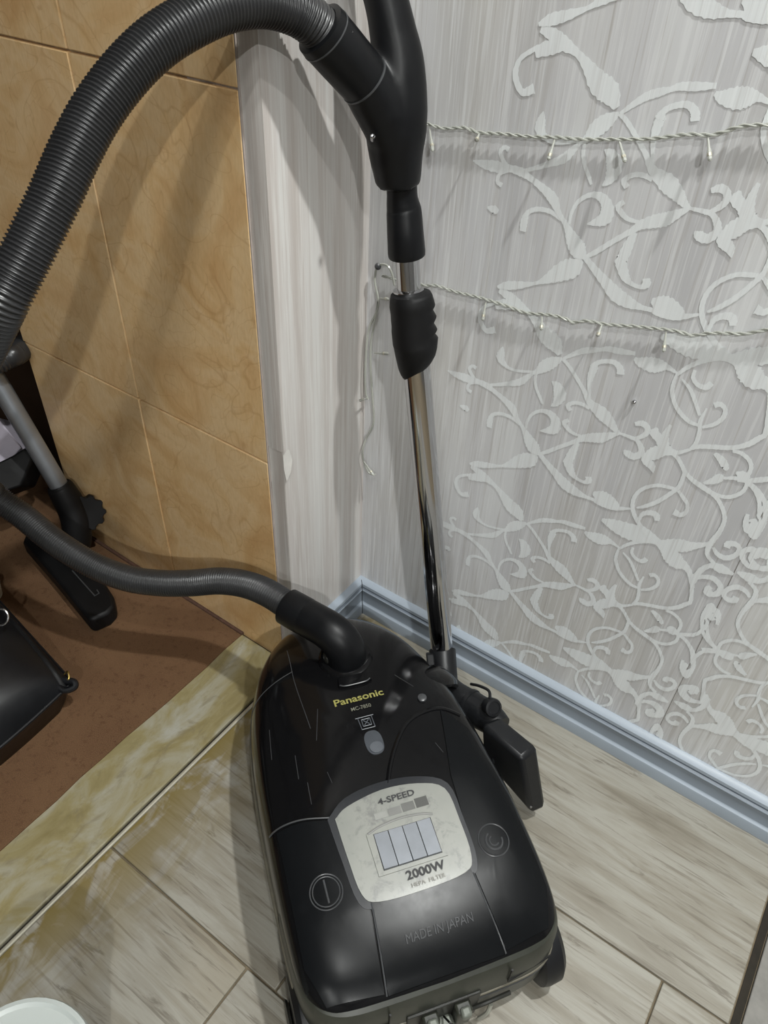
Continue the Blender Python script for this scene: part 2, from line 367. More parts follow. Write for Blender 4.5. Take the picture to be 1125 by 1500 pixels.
# plaster return between the paper and the tiles, then the tiled wall
m = M(); m.box((-0.10, YS - 0.0005, -0.004), (-0.0008, YS + 0.05, 2.29)); m.build('plaster_return', MAT['stub'], wl_)
XE, XV = -0.567, -0.2844
wh = M(); wh.box((XE + 0.004, YT + 0.0065, -0.004), (-0.075, -0.02, 2.29)); wh.box((-0.08, YT + 0.0065, -0.004), (-0.0285, -0.181, 2.29)); wh = tag(wh.build('wall_hall', MAT['grout']), kind='structure')
Z1, Z2, ZP = 0.4236, 0.8772, 0.4536
for (x0, x1) in ((XE, XV), (XV, -0.0265)):
    for z0, z1 in ((-0.004, Z1), (Z1, Z2), (Z2, Z2 + ZP), (Z2 + ZP, Z2 + 2 * ZP), (Z2 + 2 * ZP, 2.29)):
        g = 0.0013; m = M(); dx = 0.0008 if z0 < 0 else 0.0
        m.box((x0 + (g if x0 > XE else 0) + dx, YT, z0 + g), (x1 - (g if x1 < -0.03 else 0), YT + 0.008, z1 - g))
        m.build('wall_tile', MAT['tile'], wh, bevel=0.0012)
m = M(); m.box((-0.0266, YT + 0.0004, -0.003), (-0.0252, YT + 0.006, 2.28)); m.build('edge_filler', plain('edge_filler_grey', srgb(168, 158, 152), 0.8, var=0.1, scale=60), wh)
m = M(); m.sweep(catmull([(-0.118, YT - 0.002, 0.003), (-0.25, YT - 0.003, 0.004), (-0.40, YT - 0.004, 0.004), (-0.56, YT - 0.003, 0.004)], 6), 0.004, 8)
m.build('foot_seam', plain('seam_brown', srgb(78, 54, 42), 0.8, var=0.3, scale=80), wh)

wall('ceiling', [(-2.2, -3.0, 2.3), (2.9, -3.0, 2.3), (2.9, 0.1, 2.3), (-2.2, 0.1, 2.3)], (0, 0, 0.08), MAT['ceil'])
wall('wall_back', [(-2.2, -3.0, -0.004), (2.9, -3.0, -0.004), (2.9, -3.0, 2.3), (-2.2, -3.0, 2.3)], (0, -0.1, 0), MAT['wallfar'])
wall('wall_front', [(2.9, -3.0, -0.004), (2.9, 0.1, -0.004), (2.9, 0.1, 2.3), (2.9, -3.0, 2.3)], (0.1, 0, 0), MAT['wallfar'])
wall('wall_far', [(-2.2, -3.0, -0.004), (-2.2, 0.1, -0.004), (-2.2, 0.1, 2.3), (-2.2, -3.0, 2.3)], (-0.1, 0, 0), MAT['wallfar'])
wall('wall_passage', [(-2.2, 0.0, -0.004), (-0.10, 0.0, -0.004), (-0.10, 0.0, 2.3), (-2.2, 0.0, 2.3)], (0, 0.1, 0), MAT['wallfar'])

# baseboards: profile (distance from wall, height)
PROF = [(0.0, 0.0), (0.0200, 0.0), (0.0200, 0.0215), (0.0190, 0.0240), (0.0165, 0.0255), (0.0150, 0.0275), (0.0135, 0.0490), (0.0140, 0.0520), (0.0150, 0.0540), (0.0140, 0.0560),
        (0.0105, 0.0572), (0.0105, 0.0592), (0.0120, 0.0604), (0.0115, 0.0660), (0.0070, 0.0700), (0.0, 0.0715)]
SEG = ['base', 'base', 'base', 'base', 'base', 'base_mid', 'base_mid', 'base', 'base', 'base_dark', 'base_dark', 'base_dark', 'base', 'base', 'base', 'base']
def baseboard(name, a, b, mitre_a=0.0, wave=0):
    a, b = Vector(a), Vector(b); d = (b - a).normalized(); nrm = Vector((d.y, -d.x, 0))
    n = len(PROF); K = 24; vs = []; fs = []; mi = []
    for k in range(K + 1):
        for (o, h) in PROF:
            t = k / K
            w = (0.0012 * math.sin(k * 1.7) if (wave and h == 0.0 and o > 0) else 0)
            vs.append(a + (b - a) * t + nrm * o + Vector((0, 0, h + max(0, w))) + d * (o * mitre_a * (1 - t)))
    for k in range(K):
        for i in range(n):
            fs.append((k * n + i, k * n + (i + 1) % n, (k + 1) * n + (i + 1) % n, (k + 1) * n + i)); mi.append(SEG[i])
    fs.append(tuple(range(n - 1, -1, -1))); fs.append(tuple(K * n + i for i in range(n))); mi += ['base', 'base']
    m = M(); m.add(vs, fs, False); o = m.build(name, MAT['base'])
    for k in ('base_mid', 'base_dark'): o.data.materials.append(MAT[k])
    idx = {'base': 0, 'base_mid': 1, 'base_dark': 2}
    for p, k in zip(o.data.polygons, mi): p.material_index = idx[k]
    return tag(o, kind='structure')
bbr = baseboard('baseboard_right', (0, 0, 0), (0.752, 0, 0), 1.0, 1)
baseboard('baseboard_left', (0, YS + 0.002, 0), (0, 0, 0), 0.0)
m = M(); m.sweep([(o + 0.0003, -o - 0.0003, h) for o, h in PROF[1:15]], 0.0007, 6); m.build('mitre_gap', MAT['black'], bbr)
# small grey stop where the baseboard ends
m = M(); m.box((0.7525, -0.021, 0.0), (0.790, -0.001, 0.012)); m.box((0.7525, -0.024, 0.0), (0.768, -0.001, 0.020)); tag(m.build('trim_2', MAT['slab'], bevel=0.001), kind='structure')

# wallpaper print: scrolls laid on the paper (one repeat traced, then stepped up the wall and turned about the seam)
# REV A 1050 495 14 1045 400 25 1060 320 50 10 (871.4666666666667, 536.5333333333333, 11.093333333333334)
# REV A 1050 495 14 1045 400 25 1060 320 50 10 (868.2449941107185, 539.3639575971731, 10.600706713780918)
# REV D 1015 200 22 1070 255 28 1105 320 30 11 (1103.816254416961, 786.0306242638399, 8.00942285041225)
# REV D 1015 200 22 1070 255 28 1105 320 30 11 (1106.1719670200237, 762.4734982332155, 8.00942285041225)
SCROLL = [
[2860,6131,43,2947,6075,49,3076,5956,49,3197,5833,55,3299,5711,90,3470,5626,178,3590,5551,137,3678,5484,79,3737,5452,44],
[2860,6131,31,2961,6224,52,3070,6310,73,3184,6364,73,3273,6399,48,3352,6434,67,3481,6453,77,3661,6486,46],
[3667,6428,39,3737,6409,116,3864,6419,181,3958,6443,151,4037,6451,72,4153,6421,26],
[2849,6137,31,2752,6054,137,2655,5960,150,2577,5860,72,2508,5804,27],
[2533,5828,25,2460,5735,72,2376,5637,93,2206,5545,59,2008,5455,40,1894,5426,29],
[2559,5850,31,2408,5799,35,2272,5769,37,2167,5782,52,2073,5851,108,2069,5941,94,2077,6024,15],
[2571,5838,30,2570,5736,39,2611,5627,41,2680,5527,42,2724,5456,29],
[2784,5800,12,2860,5764,123,2919,5663,161,2896,5540,98,2841,5469,15],
[1340,5416,18,1466,5407,86,1622,5411,121,1774,5425,77,1928,5417,91,2063,5372,65,2224,5303,89,2342,5230,116,2424,5118,65,2513,5032,56,2579,4957,93,2661,4855,168,2740,4774,186,2824,4722,58],
[1786,5422,43,1699,5494,48,1657,5565,46,1700,5619,44,1754,5605,59],
[1788,5402,32,1685,5347,38,1669,5263,47,1729,5237,54],
[1586,4969,29,1679,4960,101,1702,4923,25],
[2479,5047,47,2343,5096,51,2193,5090,52,2083,5029,54,2055,4918,86,2059,4815,73],
[2572,5023,28,2573,5136,38,2627,5269,44,2733,5356,52,2853,5362,92,2937,5289,128,2945,5182,143,2880,5121,99,2764,5065,12],
[2822,4729,36,2922,4809,55,3076,4960,54,3243,5113,61,3323,5192,93,3443,5256,130,3538,5298,136,3600,5345,108,3737,5450,33],
[3737,5452,31,3877,5455,49,3959,5445,53,4026,5382,73,4049,5298,78,3980,5219,92,3895,5232,97,3851,5260,18],
[3882,5434,25,3983,5502,52,4040,5583,66,4029,5657,75,3963,5685,81,3882,5646,45],
[3337,5216,30,3180,5218,48,3091,5267,61,3051,5315,59,3098,5373,47],
[3319,5627,45,3220,5649,52,3111,5626,49,3048,5559,58,3094,5508,62],
[3293,5739,26,3244,5911,45,3236,6065,86,3255,6177,89,3235,6145,84,3274,6230,56,3360,6282,54,3462,6304,64,3540,6260,82,3565,6186,87],
[3283,5108,50,3247,4957,106,3220,4807,119,3217,4774,126,3295,4646,101,3378,4592,52,3481,4583,49,3534,4632,88,3517,4688,79],
[2810,4738,62,2957,4629,86,3103,4530,120,3249,4432,165,3403,4387,134,3549,4375,62,3669,4380,52,3708,4363,53,3840,4364,64,3963,4396,68,4144,4483,24],
[3632,4480,52,3728,4467,195,3839,4457,207,3964,4436,103,3998,4428,21],
[2799,4686,47,2711,4585,212,2577,4487,197,2441,4374,106,2319,4292,40,2125,4213,89,1969,4160,104,1846,4107,33],
[1874,4074,55,2009,4042,117,2135,3986,126,2284,3928,70,2414,3836,116,2549,3718,206,2676,3650,210,2776,3540,65],
[1847,3912,45,1702,3802,46,1675,3654,65,1773,3524,67,1898,3574,91],
[1851,3880,98,2022,3944,130,2173,3965,46],
[4156,6422,27,4152,6304,44,4168,6187,49,4245,6051,51,4344,5965,54,4451,5913,52,4551,5911,36],
[4159,6403,35,4218,6498,46,4309,6599,53,4418,6686,64,4536,6737,53,4633,6743,63,4692,6737,69],
[4221,6374,22,4334,6293,43,4421,6184,46,4523,6028,35],
[4320,6521,33,4327,6430,46,4399,6368,53,4485,6371,66,4523,6441,61],
[4567,6140,20,4551,5966,47,4579,5850,46,4589,5701,45,4556,5602,28],
[4590,5901,34,4696,5985,47,4756,6094,50,4749,6194,49,4683,6238,60,4626,6201,63],
[4689,6745,44,4534,6792,106,4378,6812,184,4251,6787,177,4118,6770,134,3999,6761,90,3965,6757,18],
[4561,4137,41,4680,4100,140,4779,4046,237,4877,3992,231,4986,3973,120,5070,3897,73,5159,3709,58],
[4579,4147,65,4733,4200,177,4876,4269,186,4978,4328,110,5104,4427,56,5142,4489,32],
[3835,4133,48,3965,4129,166,4140,4128,252,4310,4139,242,4441,4129,118,4555,4134,42],
[4574,5010,41,4462,4991,50,4334,4952,48,4204,4837,49,4141,4691,50,4146,4537,55,4221,4391,61,4364,4252,62,4499,4149,65,4567,4129,52],
[4202,4527,22,4290,4599,51,4414,4741,55,4522,4922,52,4581,5050,49,4590,5211,48,4580,5282,39],
[4592,4999,38,4688,4920,55,4745,4862,45,4758,4755,48,4711,4684,68,4629,4692,101],
[4276,4361,35,4294,4470,56,4370,4536,75,4451,4540,90,4482,4465,61],
[4268,5797,35,4250,5686,71,4256,5553,121,4303,5472,154,4432,5484,58,4560,5588,35],
[4133,5702,25,4134,5624,125,4200,5563,100,4263,5477,108],
[4286,5464,129,4198,5366,164,4134,5278,113,4136,5233,125,4209,5184,105,4255,5105,12],
[4240,5352,60,4302,5409,56,4365,5456,65,4450,5426,56,4530,5347,52,4591,5271,59],
[4550,5590,39,4638,5661,56,4782,5721,60,4908,5767,60,5011,5824,57,5102,5908,65,5167,6010,62,5206,6089,53,5152,6332,51,5132,6439,63,5094,6519,47],
[4586,5275,51,4705,5208,62,4829,5173,74,4974,5127,61,5075,5046,52,5162,4921,51,5189,4811,48,5184,4655,57,5155,4509,68,5143,4396,65,5171,4278,53,5274,4203,54],
[5192,4425,34,5262,4359,65,5361,4350,78,5445,4440,63,5459,4553,58,5396,4595,77,5329,4561,84,5327,4498,74],
[4822,5225,32,4915,5310,90,4965,5381,101,5002,5406,20],
[4814,5649,47,4912,5594,91,4972,5522,80,4963,5495,24],
[4974,5755,40,5066,5764,51,5170,5714,50,5217,5627,45,5209,5500,48,5143,5513,70,5091,5511,33],
[4999,5386,33,5107,5439,50,5208,5454,54,5327,5510,52,5418,5568,47],
[4878,5167,35,5024,5145,48,5139,5184,52,5228,5291,49,5246,5393,43,5225,5455,52,5136,5430,54],
[5270,5450,43,5389,5384,52,5486,5283,51,5543,5148,49,5568,5029,56,5564,4917,61,5537,4790,77,5471,4890,67,5479,5005,60,5419,4973,26],
[5218,2843,53,5299,2902,53,5427,2994,53,5483,3150,48,5492,3270,45,5454,3329,34,5463,3446,79,5517,3510,108,5580,3429,65,5602,3305,41],
[5503,3236,36,5548,3096,46,5647,2964,57,5804,2888,59],
[5073,2859,44,5122,2864,136,5198,2844,97],
[5103,1146,60,5123,1363,74,5204,1512,70,5328,1536,140,5480,1534,38],
[5163,1299,57,5294,1346,79,5410,1265,63,5388,1129,66,5308,1096,104,5291,1199,74],
[5129,3832,40,5209,3928,56,5335,3987,70,5444,3927,65,5472,3815,62,5396,3740,86,5327,3787,78,5354,3844,62]
]
# rot [5511.35287204 2878.46549595]
# 1340 5804 1096 6812

PER = 0.2605; RX, RZ = 0.5511, 0.2878; SEAM = 0.5518
def scrolls():
    m = M(); lay = 0
    for si, s in enumerate(SCROLL):
        P = [Vector((s[i] / 1e4, s[i + 1] / 1e4, s[i + 2] / 1e4)) for i in range(0, len(s), 3)]
        Q = catmull(P, 6)
        for side in (0, 1):
            for k in range(-3, 4):
                pts = []
                for q in Q:
                    x, z = q.x + (0.004 * k if k > 0 else 0), q.y + k * (PER + (0.003 if k > 0 else 0))
                    if side: x, z = 2 * RX - x, 2 * RZ - q.y + k * PER
                    pts.append((x, z, q.z))
                if max(p[1] for p in pts) < 0.06 or min(p[1] for p in pts) > 1.25 or min(p[1] for p in pts) < 0.02: continue
                if max(p[0] for p in pts) > 0.95: continue
                lay += 1; y = -0.0003 - 0.000008 * si
                vs = []; fs = []
                for i, (x, z, w) in enumerate(pts):
                    a, b = pts[max(i - 1, 0)], pts[min(i + 1, len(pts) - 1)]
                    tx, tz = b[0] - a[0], b[1] - a[1]; L = math.hypot(tx, tz) or 1
                    h = w * 0.5 * (1 + 0.10 * math.sin(i * 2.3 + lay))
                    yy = y - 0.0000025 * i; vs += [(x - tz / L * h, yy, z + tx / L * h), (x + tz / L * h, yy, z - tx / L * h)]
                for i in range(len(pts) - 1): fs.append((2 * i, 2 * i + 1, 2 * i + 3, 2 * i + 2))
                m.add(vs, fs, False)
    o = m.build('scroll_print', MAT['scroll'], wr); o['kind'] = 'stuff'
scrolls()
m = M(); m.box((SEAM - 0.0004, -0.0003, 0.06), (SEAM + 0.0004, 0.0005, 2.25)); m.build('paper_seam', MAT['seam'], wr)
m = M(); pn = Py(929, 589, -0.002); m.lathe([(0.0022, 0), (0.0022, 0.003), (0.001, 0.004)], pn + Vector((0, 0.002, 0)), (0, -1, 0), 10); m.build('nail', MAT['steel'], wr)
# ------------------------------------------------------------------ the vacuum cleaner
VROT = math.radians(53.5)
VX = Vector((math.cos(VROT), math.sin(VROT), 0)); VY = Vector((-math.sin(VROT), math.cos(VROT), 0))
VC = Vector((0.28, -0.33, 0)) - VX * 0.012
VM = Matrix.Translation(VC) @ Matrix.Rotation(VROT, 4, 'Z')
vac = tag(empty('vacuum_cleaner'), 'black canister vacuum cleaner with ribbed hose and chrome wand standing in the corner', 'vacuum cleaner')
def L(x, y, z): return VM @ Vector((x, y, z))
OUT_R = [(0, -0.262), (0.06, -0.2615), (0.105, -0.259), (0.130, -0.250), (0.145, -0.232), (0.1515, -0.205), (0.154, -0.15), (0.154, -0.06), (0.151, 0.03), (0.144, 0.10), (0.131, 0.16), (0.112, 0.21), (0.085, 0.25), (0.050, 0.277), (0, 0.288)]
half = catmull([(x, y, 0) for x, y in OUT_R], 5)
OUT = [(p.x, p.y) for p in half] + [(-p.x, p.y) for p in reversed(half[1:-1])]
ANG = [math.atan2(p.x, -p.y) for p in half]; RAD = [math.hypot(p.x, p.y) for p in half]
ZR = 0.100
def zt(y): return lerp_list([-0.262, -0.17, -0.06, 0.05, 0.13, 0.3], [0.169, 0.189, 0.206, 0.214, 0.212, 0.200], y)
def pw(a):   # exponent of the shoulder by direction: square at the back, round in front
    return lerp_list([0, 0.45, 0.7, 1.3, 1.9, 2.5, 3.15], [9, 8.5, 7, 4.6, 3.6, 2.9, 2.6], a)
def surf(x, y):
    a = math.atan2(abs(x), -y); r = lerp_list(ANG, RAD, a); s = min(0.9999, math.hypot(x, y) / r); p = pw(a)
    return ZR + (zt(y) - ZR) * (1 - s ** p) ** (1 / p)
def grid_dome():
    m = M(); n = len(OUT); ss = [1, .998, .994, .988, .98, .97, .955, .935, .91, .88, .84, .79, .73, .66, .58, .48, .36, .24, .12]
    vs = []; fs = []
    for s in ss:
        for (x, y) in OUT:
            a = math.atan2(abs(x), -y); p = pw(a)
            vs.append((x * s, y * s, ZR + (zt(y * s) - ZR) * max(0, 1 - s ** p) ** (1 / p)))
    for i in range(len(ss) - 1):
        for k in range(n): fs.append((i * n + k, i * n + (k + 1) % n, (i + 1) * n + (k + 1) % n, (i + 1) * n + k))
    vs.append((0, 0, zt(0))); c = len(vs) - 1; o = (len(ss) - 1) * n
    fs += [(o + k, o + (k + 1) % n, c) for k in range(n)]
    m.add(vs, fs); return m
grid_dome().build('hood', MAT['hood'], vac, VM, angle=60)
# lower shell
m = M(); n = len(OUT); levels = [(1.0, 0.0995), (1.006, 0.094), (1.006, 0.075), (0.995, 0.055), (0.97, 0.035), (0.93, 0.024), (0.5, 0.022)]; vs = []; fs = []
for s, z in levels:
    for (x, y) in OUT: vs.append((x * s, y * s if y > -0.2 else y * min(1, s + 0.02 if s < 1 else s), z))
for i in range(len(levels) - 1):
    for k in range(n): fs.append((i * n + k, i * n + (k + 1) % n, (i + 1) * n + (k + 1) % n, (i + 1) * n + k))
m.add(vs, fs); m.add([], [])
m.build('lower_shell', MAT['shell'], vac, VM, angle=60)
# two thin bumper lines round the rim
for z, r, mt in ((0.1015, 0.0026, 'trim'), (0.0905, 0.0020, 'line')):
    m = M(); loop = [Vector((x * 1.008, y * 1.008, z)) for x, y in OUT]; loop.append(loop[0]); m.sweep(loop, r, 8, cap=False); m.build('bumper_line', MAT[mt], vac, VM)

def patch(name, poly, off, mat, parent=vac, rings=9, skirt=0.004, tilt=0.0, angle=40, per=4, smooth=False):
    """a thin plate that follows the hood; poly in local xy"""
    if smooth:
        pp = catmull([(x, y, 0) for x, y in poly + [poly[0]]], per)[:-1]; poly = [(p.x, p.y) for p in pp]
    else:
        q = []
        for i in range(len(poly)):
            a, b = poly[i], poly[(i + 1) % len(poly)]; d = math.hypot(b[0] - a[0], b[1] - a[1]); k = max(1, int(d / 0.008))
            q += [(a[0] + (b[0] - a[0]) * j / k, a[1] + (b[1] - a[1]) * j / k) for j in range(k)]
        poly = q
    n = len(poly); cx = sum(p[0] for p in poly) / n; cy = sum(p[1] for p in poly) / n
    vs = []; fs = []
    vs += [(x, y, surf(x, y) - skirt) for x, y in poly]
    for s in [1.0] + [1 - (i + 1) / rings for i in range(rings - 1)]:
        for x, y in poly:
            X, Y = cx + (x - cx) * s, cy + (y - cy) * s; vs.append((X, Y, surf(X, Y) + off + tilt * (Y - cy)))
    R_ = rings + 1
    for i in range(R_ - 1):
        for k in range(n): fs.append((i * n + k, i * n + (k + 1) % n, (i + 1) * n + (k + 1) % n, (i + 1) * n + k))
    vs.append((cx, cy, surf(cx, cy) + off)); o = (R_ - 1) * n
    fs += [(o + k, o + (k + 1) % n, len(vs) - 1) for k in range(n)]
    m = M(); m.add(vs, fs); return m.build(name, mat, parent, VM, angle=angle)
def surf_line(name, pts, r, mat, parent=vac, lift=0.0, per=8, flat=None):
    P = catmull([(x, y, 0) for x, y in pts], per); P = [Vector((p.x, p.y, surf(p.x, p.y) + lift)) for p in P]
    m = M(); m.sweep(P, r, 8, flat=[flat] * len(P) if flat else None); return m.build(name, mat, parent, VM)
def text(name, s, x, y, size, mat, parent=vac, off=0.0012, bold=0.0, sx=1.0, depth=0.0, spacing=1.0, shear=0.0):
    cu = bpy.data.curves.new(name, 'FONT'); cu.body = s; cu.size = size; cu.align_x = 'CENTER'; cu.align_y = 'CENTER'; cu.offset = bold; cu.space_character = spacing; cu.shear = shear
    cu.resolution_u = 3
    tmp = bpy.data.objects.new(name, cu); COL.objects.link(tmp)
    bpy.context.view_layer.update()
    me = bpy.data.meshes.new_from_object(tmp.evaluated_get(bpy.context.evaluated_depsgraph_get()))
    bpy.data.objects.remove(tmp); bpy.data.curves.remove(cu)
    for v in me.vertices:
        X, Y = x + v.co.x * sx, y + v.co.y; v.co = VM @ Vector((X, Y, surf(X, Y) + off))
    me.materials.clear(); me.materials.append(mat); me.name = name
    o = bpy.data.objects.new(name, me); COL.objects.link(o); o.parent = parent; return o

# lids behind the control panel: left, centre and right covers
patch('side_cover', [(-0.140, -0.10), (-0.142, -0.205), (-0.128, -0.243), (-0.068, -0.250), (-0.060, -0.165), (-0.079, -0.085), (-0.078, -0.073), (-0.111, -0.065), (-0.140, -0.063)], 0.0016, MAT['lid'])
patch('side_cover', [(0.074, -0.11), (0.064, -0.17), (0.071, -0.250), (0.126, -0.243), (0.141, -0.205), (0.142, -0.10), (0.128, 0.0), (0.10, 0.03), (0.078, -0.06)], 0.0016, MAT['lid'])
patch('rear_cover', [(-0.056, -0.165), (-0.0645, -0.2525), (0.0680, -0.2525), (0.0605, -0.165)], 0.0026, MAT['lid'])
surf_line('cover_edge', [(-0.0575, -0.168), (-0.0615, -0.21), (-0.0660, -0.252)], 0.0010, MAT['line'], lift=0.0018)
surf_line('cover_edge', [(0.0620, -0.172), (0.0655, -0.21), (0.0695, -0.252)], 0.0010, MAT['line'], lift=0.0018)
surf_line('lid_line', [(0.000, -0.050), (0.010, -0.029), (0.026, -0.004), (0.046, 0.018), (0.068, 0.029), (0.100, 0.033), (0.125, 0.022)], 0.0032, MAT['hood'], lift=-0.0008)
surf_line('lid_line', [(-0.136, 0.140), (-0.119, 0.145), (-0.093, 0.150), (-0.071, 0.154)], 0.0006, MAT['line'], lift=0.0001)
surf_line('lid_line', [(-0.068, 0.205), (-0.070, 0.175), (-0.073, 0.127), (-0.071, 0.049)], 0.0005, MAT['line'], lift=0.0001)
surf_line('lid_line', [(-0.148, -0.058), (-0.111, -0.062), (-0.078, -0.070)], 0.0010, MAT['line'], lift=0.0012)
# control panel
BEZ = [(-0.081, -0.072), (-0.055, -0.0535), (-0.012, -0.0465), (0.035, -0.0515), (0.070, -0.070), (0.0735, -0.115), (0.0715, -0.160), (0.056, -0.176), (0.0, -0.1785), (-0.052, -0.1765), (-0.071, -0.166), (-0.077, -0.12)]
PAN = [(-0.0725, -0.0745), (-0.055, -0.0645), (-0.010, -0.0565), (0.034, -0.0610), (0.0640, -0.0755), (0.0680, -0.115), (0.0665, -0.155), (0.053, -0.1700), (0.0, -0.1735), (-0.050, -0.1710), (-0.0655, -0.159), (-0.0700, -0.12)]
patch('panel_bezel', BEZ, 0.0022, MAT['bezel'], smooth=True)
pan = patch('control_panel', PAN, 0.0034, MAT['panel'], smooth=True)
text('lettering', '4-SPEED', 0.004, -0.0705, 0.0098, MAT['ink'], pan, 0.0046, 0.0002, 1.32)
for i, mt in enumerate(('ghost', 'sw2', 'sw3', 'sw4')):
    x0 = -0.0275 + i * 0.0170; h = 0.0070 + i * 0.0013
    patch('speed_swatch', [(x0, -0.0885), (x0 + 0.0155, -0.0885), (x0 + 0.0155, -0.0885 + h), (x0, -0.0885 + h)], 0.0038, MAT[mt], pan, rings=2, skirt=-0.0035)
patch('button_frame', [(-0.042, -0.1480), (0.0405, -0.1480), (0.0415, -0.1015), (0.030, -0.0965), (0.000, -0.0935), (-0.030, -0.0965), (-0.043, -0.1015)], 0.0048, MAT['panel'], pan)
patch('button_well', [(-0.0352, -0.1437), (0.0352, -0.1437), (0.0352, -0.1033), (-0.0352, -0.1033)], 0.0050, MAT['black'], pan, rings=3)
surf_line('frame_ridge', [(-0.041, -0.1015), (-0.025, -0.0970), (0.0, -0.0945), (0.025, -0.0965), (0.039, -0.1005)], 0.0014, MAT['sw1'], pan, lift=0.0044)
for i in range(4):
    x0 = -0.0345 + i * 0.0174
    patch('speed_button', [(x0, -0.1430), (x0 + 0.0163, -0.1430), (x0 + 0.0163, -0.1040), (x0, -0.1040)], 0.0066, MAT['silver'], pan, rings=4, tilt=-0.05 + 0.02 * (i % 2))
text('lettering', '2000W', 0.010, -0.1560, 0.0128, MAT['ink'], pan, 0.0050, 0.0003, 1.17)
text('lettering', 'HEPA  FILTER', 0.010, -0.1665, 0.0062, MAT['ink_light'], pan, 0.0050, 0.0, 1.12)
text('lettering', 'MADE IN JAPAN', 0.006, -0.2130, 0.0128, MAT['bezel'], vac, 0.0038, 0.0, 0.86, shear=0.1)
text('lettering', 'Panasonic', 0.0005, 0.0745, 0.0150, MAT['gold'], vac, 0.0008, 0.0003, 1.15)
text('lettering', 'MC-7850', -0.001, 0.0585, 0.0080, MAT['pale'], vac, 0.0008, 0.0001, 0.9)
# dust icon and indicator window
for q in ([(-0.013, 0.0440), (0.011, 0.0440)], [(-0.010, 0.0440), (-0.009, 0.0270)], [(0.008, 0.0440), (0.0085, 0.0270)], [(-0.009, 0.0270), (0.0085, 0.0270)],
          [(-0.006, 0.0405), (0.005, 0.0405)], [(-0.006, 0.0405), (-0.006, 0.0310)], [(0.005, 0.0405), (0.005, 0.0310)], [(-0.006, 0.0310), (0.005, 0.0310)], [(-0.004, 0.039), (0.003, 0.0325)], [(0.003, 0.039), (-0.004, 0.0325)]):
    surf_line('bag_icon', q, 0.00055, MAT['lens2'], lift=0.0003, per=3)
ov = [(0.0005 + 0.0115 * math.copysign(abs(math.cos(a)) ** 0.8, math.cos(a)), 0.0060 + 0.0165 * math.copysign(abs(math.sin(a)) ** 0.8, math.sin(a))) for a in [2 * math.pi * i / 20 for i in range(20)]]
lens = patch('indicator_window', ov, 0.0010, MAT['lens'], smooth=True, rings=4)
patch('reset_button', [(0.0012 + 0.0085 * math.cos(a), -0.0015 + 0.0075 * math.sin(a)) for a in [2 * math.pi * i / 16 for i in range(16)]], 0.0024, MAT['lens2'], lens, smooth=True, rings=3)
# fine scratches on the gloss hood
for q in ([(-0.098, 0.02), (-0.101, -0.012)], [(-0.092, -0.02), (-0.094, -0.048)], [(-0.066, -0.015), (-0.064, -0.03)], [(-0.120, 0.075), (-0.126, 0.03)], [(-0.055, 0.075), (-0.068, 0.03)], [(0.075, -0.015), (0.080, -0.03)], [(0.060, 0.10), (0.078, 0.075)], [(0.10, -0.02), (0.106, -0.037)]):
    surf_line('scratch', q, 0.00035, MAT['line'], lift=0.0001, per=3)
# round latches
def ring(cx, cy, r, w, parent, lift, a0=0, a1=2 * math.pi, name='latch_ring', mt='line'):
    pts = []; N = 36
    for i in range(N + 1):
        a = a0 + (a1 - a0) * i / N; x, y = cx + r * math.cos(a), cy + r * math.sin(a); pts.append(Vector((x, y, surf(x, y) + lift)))
    m = M(); m.sweep(pts, w, 6, cap=True); return m.build(name, MAT[mt], parent, VM)
circ = lambda cx, cy, r: [(cx + r * math.cos(a), cy + r * math.sin(a)) for a in [2 * math.pi * i / 20 for i in range(20)]]
k1 = patch('latch', circ(-0.1020, -0.145, 0.0165), 0.0026, MAT['lid'], smooth=True, rings=3)
ring(-0.1020, -0.145, 0.0180, 0.0008, k1, 0.0022); ring(-0.1020, -0.145, 0.0150, 0.0007, k1, 0.0028)
surf_line('latch_slot', [(-0.1020, -0.133), (-0.1020, -0.157)], 0.0013, MAT['line'], k1, lift=0.0030, per=4)
k2 = patch('hook_emblem', circ(0.0985, -0.146, 0.0165), 0.0024, MAT['lid'], smooth=True, rings=3)
ring(0.0985, -0.146, 0.0180, 0.0008, k2, 0.0020); ring(0.0985, -0.147, 0.0098, 0.0012, k2, 0.0026, 2.0, 6.4); ring(0.0985, -0.147, 0.0055, 0.0009, k2, 0.0026, 1.9, 5.6)
